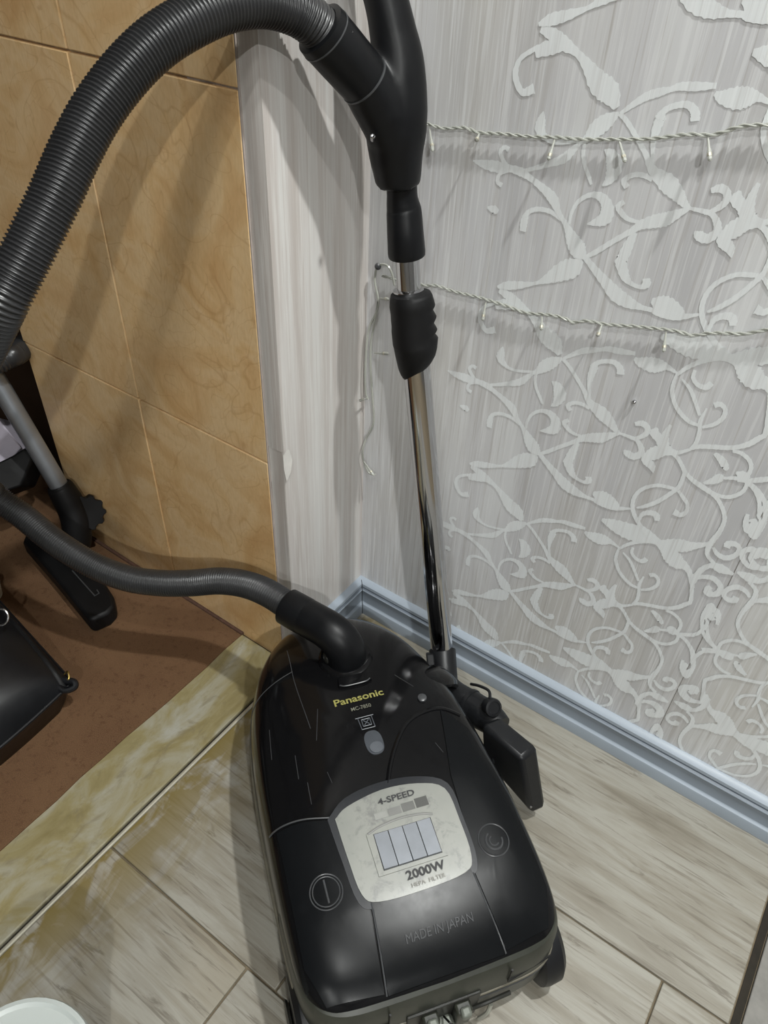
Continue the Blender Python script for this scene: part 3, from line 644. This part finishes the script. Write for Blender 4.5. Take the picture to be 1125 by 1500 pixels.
# rear wall: panel, plug and pins, cord slots
def rear_box(name, x0, x1, z0, z1, d0, d1, mt, parent=vac, bev=0.001):
    m = M(); m.box((x0, -0.263 - d1, z0), (x1, -0.263 - d0, z1)); return m.build(name, MAT[mt], parent, VM, bevel=bev)
rp = M(); pts = [(x, y) for x, y in OUT if y < -0.12]; pts.sort(key=lambda p: p[0])
vs = []; fs = []
for s, z in ((0.951, 0.1630), (0.990, 0.1560), (1.0065, 0.1440), (1.012, 0.105), (1.012, 0.060), (0.995, 0.036)):
    for x, y in pts: vs.append((x * s, y * s, z))
n_ = len(pts)
for i in range(5):
    for k in range(n_ - 1): fs.append((i * n_ + k, i * n_ + k + 1, (i + 1) * n_ + k + 1, (i + 1) * n_ + k))
rp.add(vs, fs); rp = rp.build('rear_panel', MAT['rear'], vac, VM)
for (x0, x1) in ((-0.128, -0.066), (0.073, 0.130)):
    m = M(); loop = [Vector((x, (-0.2655 if abs(x) < 0.11 else -0.2655 + (abs(x) - 0.11) ** 1.5 * 3), z)) for x, z in ((x0, 0.118), (x1, 0.116), (x1, 0.150))] if x0 < 0 else [Vector((x, (-0.2655 if abs(x) < 0.11 else -0.2655 + (abs(x) - 0.11) ** 1.5 * 3), z)) for x, z in ((x0, 0.150), (x0, 0.116), (x1, 0.118))]
    m.sweep(loop, 0.0013, 6); m.build('clip_outline', MAT['black'], rp, VM)
rear_box('plug_recess', -0.046, 0.040, 0.050, 0.118, 0.001, 0.0045, 'shell', rp)
for x in (-0.030, 0.008):
    rear_box('plug_clip', x, x + 0.019, 0.072, 0.112, 0.003, 0.016, 'rear', rp, 0.003)
    rear_box('plug_pin', x + 0.0035, x + 0.0155, 0.104, 0.117, 0.010, 0.021, 'pin', rp, 0.003)
rear_box('plug', -0.013, 0.008, 0.066, 0.086, 0.003, 0.020, 'pin', rp, 0.004)
m = M(); m.sweep(catmull([(-0.003, -0.270, 0.092), (-0.002, -0.281, 0.108), (0.004, -0.283, 0.098)], 5), 0.0012, 6); m.build('plug_spring', MAT['black'], rp, VM)
m = M(); m.sweep(catmull([(-0.004, -0.281, 0.070), (-0.008, -0.285, 0.055), (-0.011, -0.279, 0.035)], 5), 0.0032, 8); m.build('cord', MAT['cordgrey'], rp, VM)
m = M(); m.sweep(catmull([(0.058, -0.269, 0.066), (0.054, -0.272, 0.050), (0.047, -0.270, 0.030)], 5), 0.0026, 8); m.build('cord', MAT['cordgrey'], rp, VM)
m = M(); m.sweep(catmull([(0.030, -0.268, 0.074), (0.052, -0.270, 0.084), (0.080, -0.268, 0.080)], 5), 0.0026, 8); m.build('moulded_rib', MAT['shell'], rp, VM)
# wheels
for sgn in (-1, 1):
    m = M(); m.lathe([(0.012, -0.003), (0.046, -0.003), (0.0535, 0.002), (0.055, 0.010), (0.0535, 0.024), (0.047, 0.030), (0.030, 0.0315), (0.012, 0.033)], (sgn * 0.1290, -0.215, 0.0555), (sgn, 0, 0), 36)
    w = m.build('wheel', MAT['rubber'], vac, VM)
    m = M(); m.lathe([(0.004, 0), (0.022, 0.001), (0.024, 0.004), (0.012, 0.006)], (sgn * 0.1615, -0.215, 0.0555), (sgn, 0, 0), 24); m.build('hub_cap', MAT['shell'], w, VM)
m = M(); m.lathe([(0.004, -0.012), (0.018, -0.012), (0.021, -0.008), (0.021, 0.008), (0.018, 0.012), (0.004, 0.012)], (0, 0.17, 0.0215), (1, 0, 0), 20); m.build('castor', MAT['rubber'], vac, VM)

# hose inlet: collar and swivel elbow
IN = L(0.004, 0.148, surf(0.004, 0.148) - 0.004)
m = M(); m.lathe([(0.024, 0.0), (0.037, 0.0), (0.038, 0.005), (0.035, 0.010), (0.030, 0.012), (0.024, 0.012)], IN, (0, 0, 1), 36); col = m.build('inlet_collar', MAT['hood'], vac)
patch('collar_latch', [(-0.020, 0.098), (0.026, 0.098), (0.023, 0.113), (-0.017, 0.113)], 0.0035, MAT['hood'], col, rings=3)
surf_line('latch_edge', [(-0.018, 0.100), (-0.010, 0.0965), (0.016, 0.0965), (0.024, 0.100)], 0.0010, MAT['line'], col, lift=0.0036)
C0 = Pd(424, 890, 1.065); C1 = Pd(474, 936, 1.050)
KN = IN + Vector((0, 0, 0.047)); EN = KN.lerp(C0, 0.42); BS = IN + Vector((0, 0, 0.010))
bend = [IN + Vector((0, 0, 0.002))] + [BS.lerp(KN, t).lerp(KN.lerp(EN, t), t) for t in [i / 12 for i in range(13)]] + [EN.lerp(C0, t) for t in (0.33, 0.66, 1.0)]
m = M(); m.sweep(bend, [0.0290, 0.0290] + [0.0285 - 0.0025 * i / 14 for i in range(15)], 32); elbow = m.build('swivel_elbow', MAT['matte'], vac)
C1 = EN
d = (C0 - C1).normalized()
m = M(); m.lathe([(0.0205, -0.030), (0.0262, -0.030), (0.0268, -0.026), (0.0264, 0.004), (0.0215, 0.005)], C0, d, 28); m.build('elbow_cuff', MAT['matte'], elbow)
sd_ = IN + Vector((0, 0, 0.018)) - VX * 0.027; m = M(); m.lathe([(0.009, -0.004), (0.009, 0.002), (0.006, 0.004), (0.006, 0.001)], sd_, -VX, 16); m.build('swivel_screw', MAT['shell'], elbow)

# handle, cuff and hose
WB, WT = Pd(648, 958, 1.190), Pd(596, 400, 0.872)      # wand axis
def wand_at(v):
    t = (v - 955) ; d_ = 1 / (0.84 - 0.000553 * t)
    return d_
def px_sweep(rows, n=20, flat=None, extra=None):
    """rows: (u, v, half width px, depth)"""
    P = catmull([Pd(u, v, dd) for u, v, h, dd in rows], 6); R0 = [h * dd / FPX for u, v, h, dd in rows]
    R1 = []
    for i in range(len(P)): R1.append(lerp_list(list(range(len(R0))), R0, i / 6))
    return P, R1
hm = M()
P, R1 = px_sweep([(583, 269, 33, .822), (582, 250, 36, .812), (580, 225, 40, .800), (580, 195, 45, .788), (582, 160, 45, .775), (583, 120, 42, .762), (582, 85, 38.5, .752), (576, 50, 35, .742), (569, 15, 33, .732), (558, -25, 32, .722), (540, -70, 33, .712), (515, -110, 36, .702)])
hm.sweep(P, R1, 28, flat=[(1, 1)] * len(P))
P, R1 = px_sweep([(574, 205, 34, .785), (564, 170, 40, .770), (548, 140, 40, .755), (530, 114, 36.5, .738), (522, 103, 35, .732)])
hm.sweep(P, R1, 28)
handle = hm.build('handle', MAT['matte'], vac)
rm = handle.modifiers.new('remesh', 'REMESH'); rm.mode = 'VOXEL'; rm.voxel_size = 0.0028; rm.use_smooth_shade = True
sm = handle.modifiers.new('smooth', 'SMOOTH'); sm.iterations = 8; sm.factor = 0.5
m = M(); cd0, cd1 = Pd(533, 117, .741), Pd(468, 42, .692); ax = (cd1 - cd0); ln = ax.length
m.lathe([(0.0235, 0), (0.0252, 0.001), (0.0258, 0.004), (0.0262, ln * .55), (0.0262, ln * .9), (0.0256, ln), (0.0205, ln + 0.001), (0.0200, ln - 0.008)], cd0, ax, 36)
cuff = m.build('hose_cuff', MAT['matte'], handle)
m = M(); m.lathe([(0.0230, -0.0010), (0.0264, -0.0010), (0.0264, 0.0008), (0.0230, 0.0008)], cd0, ax, 36); m.build('cuff_ring', MAT['line'], handle)
m = M(); m.lathe([(0.0238, ln * .86), (0.0267, ln * .86), (0.0267, ln * .88), (0.0238, ln * .885)], cd0, ax, 36); m.build('cuff_ring', MAT['line'], handle)
bx = Pd(510, 47, .688); m = M(); rt = CAM_R @ Vector((1, 0, 0)); up_ = CAM_R @ Vector((0, 1, 0)); fw = CAM_R @ Vector((0, 0, -1))
a_, b_ = (rt * 0.6 - up_ * 0.8).normalized(), (rt * 0.8 + up_ * 0.6).normalized()
m.extrude_poly([bx + a_ * x + b_ * y for x, y in ((-.003, -.004), (.003, -.004), (.003, .004), (-.003, .004))], fw * 0.014); m.build('cuff_slot', MAT['black'], handle)
sp = Pd(546, 200, .755); m = M(); m.lathe([(0.0026, -0.006), (0.0026, 0.001), (0.0018, 0.0018), (0.0004, 0.001)], sp, -fw, 14); m.build('screw', MAT['steel'], handle)
# neck below the handle
P, R1 = px_sweep([(588, 258, 22.5, .816), (589, 285, 22.5, .828), (590, 298, 24, .834), (592, 312, 26, .840), (594, 345, 27, .850), (595.5, 368, 27.8, .860), (596, 374, 27.2, .863)])
m = M(); m.sweep(P, R1, 28); m.build('handle_neck', MAT['matte'], vac)

# wand: thin inner tube, slide grip, outer tube
wand = M(); A0, A1 = Pd(596, 366, .858), Pd(600, 440, .890)
wand.sweep([A0, A1], 0.0140, 28); wand = wand.build('inner_tube', MAT['chrome'], vac)
m = M(); B0, B1 = Pd(604, 470, .902), WB; m.sweep([B0.lerp(B1, i / 6) for i in range(7)], 0.0172, 32); outer = m.build('outer_tube', MAT['chrome'], vac)
m = M(); m.lathe([(0.0140, -0.001), (0.0180, -0.001), (0.0182, 0.003), (0.0140, 0.004)], Pd(598.5, 428, .884), A0 - A1, 28); m.build('tube_rim', MAT['chrome'], wand)
st = Pd(604, 383, .8630 - 0.0140); 
rows = [(601.5, 430, 29.5), (602, 436, 31.5), (604, 448, 33.5), (603, 457, 31), (606, 466, 33.5), (604.5, 475, 31), (607, 484, 33.5), (605.5, 492, 31.2), (608.5, 500, 33.5), (608, 507, 32.5), (607.5, 514, 31), (605, 524, 27.5), (602, 534, 22.5), (598, 545, 15.5), (595, 552, 9), (593, 555, 4)]
P = [Pd(u, v, 1 / (0.84 - 0.000553 * (v - 955)) - 0.004) for u, v, h in rows]; R1 = [h / FPX / (0.84 - 0.000553 * (v - 955)) for u, v, h in rows]
fl = [(1, 1)] * len(rows)
m = M(); m.sweep(P, R1, 28, flat=fl, upv=rt); m.build('slide_grip', MAT['soft'], vac, angle=70)

# floor nozzle parked on its side
m = M(); P, R1 = px_sweep([(648, 952, 19.5, 1.186), (650, 985, 19.5, 1.172), (652, 1003, 20.5, 1.160), (662, 1018, 23, 1.145), (680, 1030, 24, 1.130), (696, 1039, 24, 1.118)]); m.sweep(P, R1, 26); elb = m.build('nozzle_elbow', MAT['head'], vac)
m = M(); m.lathe([(0.0235, 0), (0.0258, 0.001), (0.0262, 0.004), (0.0258, 0.007), (0.0235, 0.008)], Pd(684, 1032, 1.127), Pd(700, 1041, 1.115) - Pd(680, 1030, 1.130), 26); m.build('swivel_ring', MAT['head'], elb)
m = M(); q0, q1 = Pd(629, 958, 1.165), Pd(634, 1006, 1.135); m.extrude_poly([q0 + rt * -0.005, q0 + rt * 0.007, q1 + rt * 0.007, q1 + rt * -0.005], fw * 0.016); m.build('parking_clip', MAT['head'], elb, bevel=0.002)
nz = M()
P, R1 = px_sweep([(694, 1037, 23, 1.119), (708, 1046, 24, 1.108), (722, 1056, 22, 1.096), (734, 1066, 18, 1.086)]); nz.sweep(P, R1, 22)
nz.build('nozzle_joint', MAT['head'], vac)
m = M(); kp = Pd(723, 1037, 1.072); m.lathe([(0.006, -0.016), (0.0125, -0.014), (0.0135, -0.002), (0.0125, 0.001), (0.0095, 0.0016), (0.009, 0.0004)], kp, (rt * 0.35 - fw).normalized(), 24); m.build('pivot_knob', MAT['head'], elb)
topq = [Pz(704, 1060, .140), Pz(732, 1048, .140), Pz(787, 1093, .140), Pz(764, 1113, .140)]
lowq = [Pz(706, 1112, .085), Pz(738, 1100, .085), Pz(801, 1183, .030), Pz(778, 1193, .030)]
m = M(); m.hexa(lowq, topq); hd = m.build('nozzle_head', MAT['head'], vac, bevel=0.006)
m = M(); m.sweep(catmull([Pz(722, 1120, .085), Pz(726, 1085, .118), Pz(745, 1100, .122)], 6), 0.0022, 8); m.build('moulded_rib', MAT['head'], hd)
m = M(); m.sweep(catmull([Pd(690, 1002, 1.12), Pd(703, 1005, 1.10), Pd(716, 1012, 1.085), Pd(718, 1024, 1.075)], 6), 0.0022, 8); m.build('release_spring', MAT['head'], elb)
m = M(); m.lathe([(0.0022, 0), (0.0022, 0.001), (0.001, 0.0015)], Pz(777, 1181, .042) - fw * 0.001, -fw, 10); m.build('screw', MAT['steel'], hd)
# parking holder on the hood's flank
m = M(); a = L(0.118, 0.085, 0.165); m.sweep(catmull([L(0.085, 0.085, 0.190), L(0.110, 0.095, 0.185), L(0.138, 0.112, 0.160), L(0.150, 0.130, 0.130)], 5), [0.012 + 0.0006 * i for i in range(16)], 14, flat=[(0.55, 1.3)] * 16); m.build('parking_holder', MAT['hood'], vac)
m = M(); hp = L(0.082, 0.052, surf(0.082, 0.052)); m.lathe([(0.006, -0.002), (0.006, 0.003), (0.004, 0.004)], hp, (0, 0, 1), 14); m.build('moulded_stud', MAT['line'], vac)

# ribbed hose
HP = [Pd(474, 49, .696), Pd(456, 31, .684), Pd(428, 14, .672), Pd(385, 3, .656), Pd(335, 8, .640), Pd(283, 29, .626), Pd(230, 62, .616), Pd(183, 108, .610), Pd(142, 163, .606), Pd(110, 222, .604), Pd(82, 285, .603), Pd(53, 345, .604), Pd(25, 400, .606), Pd(-5, 458, .612),
      Pd(-45, 545, .650), Pd(-85, 640, .760), Pd(-88, 690, .900), Pd(-60, 705, 1.03), Pd(-22, 716, 1.12), Pd(0, 733, 1.145), Pd(35, 757, 1.155), Pd(73, 788, 1.155), Pd(110, 813, 1.15), Pd(147, 833, 1.15), Pd(190, 848, 1.145), Pd(235, 854, 1.14), Pd(280, 854, 1.13), Pd(322, 851, 1.115), Pd(360, 856, 1.10), Pd(395, 870, 1.08), C0.lerp(C1, 0.2)]
P = catmull(HP, 24); PITCH = 0.0037; P = resample(P, PITCH / 5)
RO = 0.0203
rr = [RO - 0.0025 * (0.5 - 0.5 * math.cos(2 * math.pi * (i % 5) / 5)) for i in range(len(P))]
m = M(); m.sweep(P, rr, 26, cap=True); m.build('hose', MAT['hose'], vac, angle=180)
# ------------------------------------------------------------------ string lights
def twist(m, P, r=0.0011, sep=0.0011, turn=0.022):
    P = resample(catmull(P, 10), 0.0028); a, b = [], []
    for i, p in enumerate(P):
        t = (P[min(i + 1, len(P) - 1)] - P[max(i - 1, 0)]).normalized(); n1 = t.orthogonal().normalized(); n1 = (Vector((0, 1, 0)) - t * t.y).normalized() if abs(t.y) < .9 else n1; n2 = t.cross(n1)
        w = 2 * math.pi * i * 0.0028 / turn; o = n1 * math.cos(w) * sep + n2 * math.sin(w) * sep; a.append(p + o); b.append(p - o)
    m.sweep(a, r, 6); m.sweep(b, r, 6)
def bulb(par, p, q):
    s = M(); d = (q - p)
    s.sweep([p, p + d * 0.45, p + d * 0.62, p + d * 0.93, q], [0.0011, 0.0012, 0.0020, 0.0021, 0.0008], 8); o = s.build('bulb', MAT['wire'], par)
    t = M(); t.lathe([(0.0012, 0), (0.0023, 0.0005), (0.0023, 0.003), (0.0012, 0.0035)], p + d * 0.66, d, 8); t.build('led_collar', MAT['alu'], o)
YW = -0.0052
s1 = tag(empty('string_light', Py(628, 181, YW)), 'upper clear twisted string light sagging across the scrolled wallpaper', 'string lights', 'string lights on the wallpaper')
m = M(); twist(m, [Py(u, v, YW) for u, v in ((610, 178), (628, 182), (650, 188), (680, 187), (701, 194), (735, 196), (777, 200), (814, 201), (851, 204), (907, 204), (954, 203), (1006, 197), (1039, 198), (1058, 194), (1086, 185), (1125, 183), (1190, 186), (1260, 196))])
inv = lambda o: Matrix.Translation(-Vector(o.location))
m.build('wire', MAT['wire'], s1, inv(s1))
def bulbs(par, lst):
    for u0, v0, u1, v1 in lst:
        off = Vector(par.location); bulb(par, Py(u0, v0, YW) - off, Py(u1, v1, YW - 0.010) - off)
bulbs(s1, [(629, 187, 634, 222), (813, 203, 803, 235), (907, 206, 916, 238), (1037, 200, 1040, 236), (702, 196, 698, 206)])
s2 = tag(empty('string_light', Py(638, 417, YW)), 'lower string light slanting behind the chrome tube with a tangled tail hanging in the corner', 'string lights', 'string lights on the wallpaper')
m = M(); twist(m, [Py(u, v, YW) for u, v in ((560, 404), (600, 414), (625, 418), (638, 418), (666, 427), (696, 434), (717, 440), (745, 449), (770, 458), (805, 461), (826, 466), (840, 472), (860, 470), (888, 475), (931, 478), (961, 481), (992, 485), (1013, 491), (1039, 488), (1067, 488), (1091, 489), (1125, 483), (1200, 478))])
def corner(u, v, d=0.009):
    a = Px(u, v, d); b = Py(u, v, -d); return a if (a - CAM_C).length < (b - CAM_C).length else b
for pl in ([(578, 418), (574, 400), (566, 388), (553, 390), (549, 408), (550, 418), (554, 438), (552, 456), (541, 480), (537, 509), (535, 552), (536, 576), (540, 586)],
           [(554, 441), (550, 465), (546, 486), (543, 505), (543, 538), (544, 560), (546, 586), (547, 620), (536, 643), (531, 662), (534, 679), (541, 693), (550, 695)]):
    Q = resample(catmull([corner(u, v) for u, v in pl], 10), 0.004); m.sweep(Q, 0.0017, 6)
m.build('wire', MAT['wire'], s2, inv(s2))
bulbs(s2, [(712, 441, 707, 470), (794, 462, 793, 484), (882, 475, 875, 493), (976, 484, 972, 516)])
off = Vector(s2.location)
for u0, v0, u1, v1 in ((549, 517, 569, 518), (538, 583, 527, 587), (557, 437, 569, 438), (533, 676, 548, 697)):
    bulb(s2, corner(u0, v0) - off, corner(u1, v1, 0.018) - off)
m = M(); m.lathe([(0.0028, -0.006), (0.0042, 0.000), (0.0042, 0.004), (0.0015, 0.006)], corner(553, 390) - off, (0.6, -0.6, 0.2), 10); m.build('hook', MAT['line'], s2)

# ------------------------------------------------------------------ hall side: carpet, second cleaner, bag, bucket
m = M(); K = 40; edge = [(XC + 0.0015 * math.sin(i * 0.9) + 0.0008 * math.sin(i * 2.7), -1.9 + (1.9 - 0.1935) * i / K) for i in range(K + 1)]
m.prism(edge + [(-0.575, -0.1935), (-0.575, -0.125), (-2.1, -0.125), (-2.1, -1.9)], -0.0035, 0.0045); tag(m.build('carpet', MAT['carpet']), 'brown short-pile carpet laid up to the stained stone threshold', 'carpet')

sv = tag(empty('floor_vacuum', Pz(110, 850, 0.0)), 'second black vacuum cleaner with grey metal tube standing on brown carpet', 'vacuum cleaner'); off = Vector(sv.location); iv = inv(sv)
T0, T1 = Pd(90, 717, 1.37), Pd(-22, 528, 1.25)
m = M(); m.sweep([T0, T0.lerp(T1, .5), T1], 0.0165, 24); m.build('tube', MAT['grey_tube'], sv, iv)
m = M(); m.sweep(catmull([T0.lerp(T1, .04), T0, Pd(104, 742, 1.385), Pd(112, 768, 1.395), Pd(112, 795, 1.405), Pd(104, 815, 1.405)], 6), [0.0205, 0.021, 0.022, 0.0225, 0.023, 0.0235, 0.024, 0.0245, 0.025, 0.0255, 0.026] + [0.026] * 20, 22); m.build('swivel_neck', MAT['soft'], sv, iv)
gp = Pd(128, 752, 1.385); gm = M(); ga = (rt * 0.55 + up_ * -0.15 - fw * 0.8).normalized(); A_ = ga.orthogonal().normalized(); B_ = ga.cross(A_)
ring_pts = []
for i in range(40):
    r_ = 0.034 if i % 4 < 2 else 0.029; a = 2 * math.pi * i / 40; ring_pts.append(gp + A_ * math.cos(a) * r_ + B_ * math.sin(a) * r_ + Vector((0, 0, 0)))
gm.extrude_poly(ring_pts, ga * -0.018); gm.build('toothed_dial', MAT['soft'], sv, iv, bevel=0.001)
hd_ = [Pz(40, 775, .04), Pz(62, 768, .04), Pz(89, 783, .04), Pz(122, 815, .04), Pz(152, 850, .04), Pz(166, 872, .04), Pz(168, 886, .04), Pz(158, 897, .04), Pz(134, 908, .04), Pz(128, 905, .04), Pz(80, 846, .04), Pz(33, 792, .04)]
m = M(); m.prism([(p.x, p.y) for p in hd_], 0.0046, 0.040); m.build('floor_head', MAT['soft'], sv, iv, bevel=0.006)
m = M(); m.sweep([Pz(106, 836, .0405), Pz(139, 873, .0405), Pz(145, 869, .0405), Pz(142, 864, .0405)], 0.0012, 6); m.build('slot_edge', MAT['line'], sv, iv)
P = resample(catmull([Pd(-40, 525, 1.22), Pd(-10, 532, 1.22), Pd(12, 522, 1.23), Pd(26, 516, 1.25), Pd(60, 490, 1.42), Pd(90, 480, 1.55)], 16), 0.0009)
m = M(); m.sweep(P, [0.0195 - 0.0018 * (0.5 - 0.5 * math.cos(2 * math.pi * (i % 5) / 5)) for i in range(len(P))], 20); m.build('ribbed_hose', MAT['hose'], sv, iv, angle=180)
b0 = Pz(-70, 760, 0.0046); m = M(); m.prism([(-0.90, -0.55), (-0.66, -0.46), (-0.655, -0.36), (-0.70, -0.30), (-0.92, -0.30)], 0.0046, 0.16); m.build('canister_body', MAT['soft'], sv, iv, bevel=0.02)

cb = tag(empty('dark_cabinet', (-1.0, -0.10, 0)), 'dark brown cabinet in the shade behind the grey metal tube', 'cabinet'); iv = inv(cb)
m = M(); m.box((-2.0, -0.10, 0.0), (-0.572, -0.004, 2.0)); m.build('carcass', MAT['wood'], cb, iv)
for x0, x1 in ((-1.99, -1.29), (-1.28, -0.58)):
    m = M(); m.box((x0, -0.118, 0.03), (x1, -0.10, 1.98)); dr = m.build('door', MAT['wood'], cb, iv, bevel=0.003)
    m = M(); xk = x1 - 0.05 if x0 < -1.5 else x0 + 0.05; m.sweep([(xk, -0.132, 0.85), (xk, -0.132, 1.05)], 0.006, 10); m.build('handle', MAT['steel'], dr, iv)
bx_ = tag(empty('carton', Pd(8, 690, 1.40)), 'pale lilac carton leaning behind the grey metal tube', 'box'); iv = inv(bx_)
f1 = [Pd(-45, 600, 1.40), Pd(-4, 612, 1.40), Pd(31, 655, 1.40), Pd(16, 672, 1.385), Pd(-12, 690, 1.385), Pd(-45, 690, 1.385)]
m = M(); m.extrude_poly(f1, fw * 0.05); m.build('body', MAT['lilac'], bx_, iv, bevel=0.002)
m = M(); m.extrude_poly([Pd(16, 668, 1.375), Pd(42, 652, 1.385), Pd(48, 672, 1.385), Pd(30, 712, 1.365), Pd(-20, 730, 1.35), Pd(-30, 690, 1.35)], fw * 0.06); m.build('dark_base', MAT['soft'], bx_, iv, bevel=0.004)

# handbag lying on its side, one corner towards the vacuum cleaner
bg = tag(empty('handbag', (-0.40, -0.60, 0.0045)), 'black grained leather handbag with a steel ring lying on the carpet', 'handbag'); iv = inv(bg)
def bag_pt(a, b, top):      # a along -x, b along -y, from the corner
    x = -0.226 - 0.40 * a + 0.012 * math.sin(b * 3.14); y = -0.452 - 0.30 * b + 0.055 * a
    ea = min(1, (a / 0.35)) ; eb = min(1, b / 0.42); ec = min(1, (1 - a) / 0.3); ed = min(1, (1 - b) / 0.3)
    e = (max(0, ea * (2 - ea)) * max(0, eb * (2 - eb)) * max(0, ec * (2 - ec)) * max(0, ed * (2 - ed))) ** 0.5
    zs = 0.058 - 0.004 * a
    return Vector((x, y, zs + 0.080 * e + 0.0015 * math.sin(a * 23 + b * 9) * e if top else max(0.0047, zs - 0.056 * min(1, e * 3.2))))
m = M(); G = 28
for top in (True, False):
    vs = [bag_pt(i / G, j / G, top) for i in range(G + 1) for j in range(G + 1)]
    m.add(vs, [(i * (G + 1) + j, i * (G + 1) + j + 1, (i + 1) * (G + 1) + j + 1, (i + 1) * (G + 1) + j) for i in range(G) for j in range(G)])
bo = m.build('body', MAT['leather'], bg, iv, angle=180)
m = M(); loop = [bag_pt(i / G, 0, True) for i in range(G, -1, -1)] + [bag_pt(0, j / G, True) for j in range(1, G + 1)]; m.sweep(loop, 0.0028, 8); m.build('piping', MAT['leather'], bg, iv)
m = M(); m.sweep([bag_pt(i / G * 0.9, 0.05, True) + Vector((0, 0, 0.001)) for i in range(G)], 0.003, 8, flat=[(0.5, 1.4)] * G); m.build('zipper', MAT['soft'], bg, iv)
cz = bag_pt(0.02, 0.02, True); m = M(); m.sweep(catmull([cz + Vector((-0.006, 0.004, 0.004)), cz + Vector((0.000, 0.007, 0.011)), cz + Vector((0.008, 0.002, 0.006)), cz + Vector((0.004, -0.004, 0.002))], 6), 0.0016, 8); m.build('zip_pull', MAT['brass'], bg, iv)
m = M(); m.sweep(catmull([cz + Vector((-0.002, -0.004, 0.0)), cz + Vector((0.014, 0.004, 0.0)), cz + Vector((0.020, 0.000, -0.004)), cz + Vector((0.012, -0.012, -0.006)), cz + Vector((0.0, -0.014, -0.003))], 6), 0.006, 10, flat=[(1, 0.9)] * 25); m.build('end_tab', MAT['leather'], bg, iv)
rc = Pd(1, 904, 1.16); RP = [rc + rt * (0.0115 * math.cos(a)) + up_ * (0.0125 * math.sin(a)) for a in [2 * math.pi * i / 28 for i in range(29)]]
m = M(); m.sweep(RP, 0.0018, 8, cap=False); m.build('ring', MAT['steel'], bg, iv)

wb = tag(empty('cup', Pz(-14, 874, 0.0045)), 'white rounded cup at the left edge behind the black handbag', 'cup'); c0 = Pz(-14, 874, 0.0045) - Vector(wb.location)
m = M(); m.lathe([(0.018, 0.0), (0.021, 0.002), (0.0245, 0.030), (0.025, 0.032), (0.0235, 0.031), (0.019, 0.006), (0.004, 0.005)], c0, (0, 0, 1), 28); m.build('body', MAT['cream'], wb)
m = M(); m.sweep(catmull([c0 + Vector((-0.024, 0.002, 0.026)), c0 + Vector((-0.040, 0.004, 0.024)), c0 + Vector((-0.037, 0.004, 0.011)), c0 + Vector((-0.021, 0.002, 0.009))], 6), 0.003, 8); m.build('cup_handle', MAT['cream'], wb)

bc = Pz(57, 1459, 0.20); rb = 0.072; tg = (Pz(67, 1459, 0.20) - bc).normalized(); dirc = Vector((tg.y, -tg.x, 0))
bk = tag(empty('bucket', (bc.x + dirc.x * rb, bc.y + dirc.y * rb, 0)), 'white plastic bucket cut off at the bottom left corner of the picture', 'bucket')
m = M(); m.lathe([(0.045, 0.0), (0.048, 0.001), (0.067, 0.188), (0.067, 0.193), (0.063, 0.193), (0.046, 0.008), (0.004, 0.006)], (0, 0, 0), (0, 0, 1), 48); m.build('body', MAT['white'], bk)
m = M(); m.lathe([(0.064, 0.190), (0.0715, 0.190), (0.0725, 0.195), (0.0710, 0.1995), (0.0670, 0.2005), (0.0635, 0.198)], (0, 0, 0), (0, 0, 1), 48); m.build('rim', MAT['white'], bk)
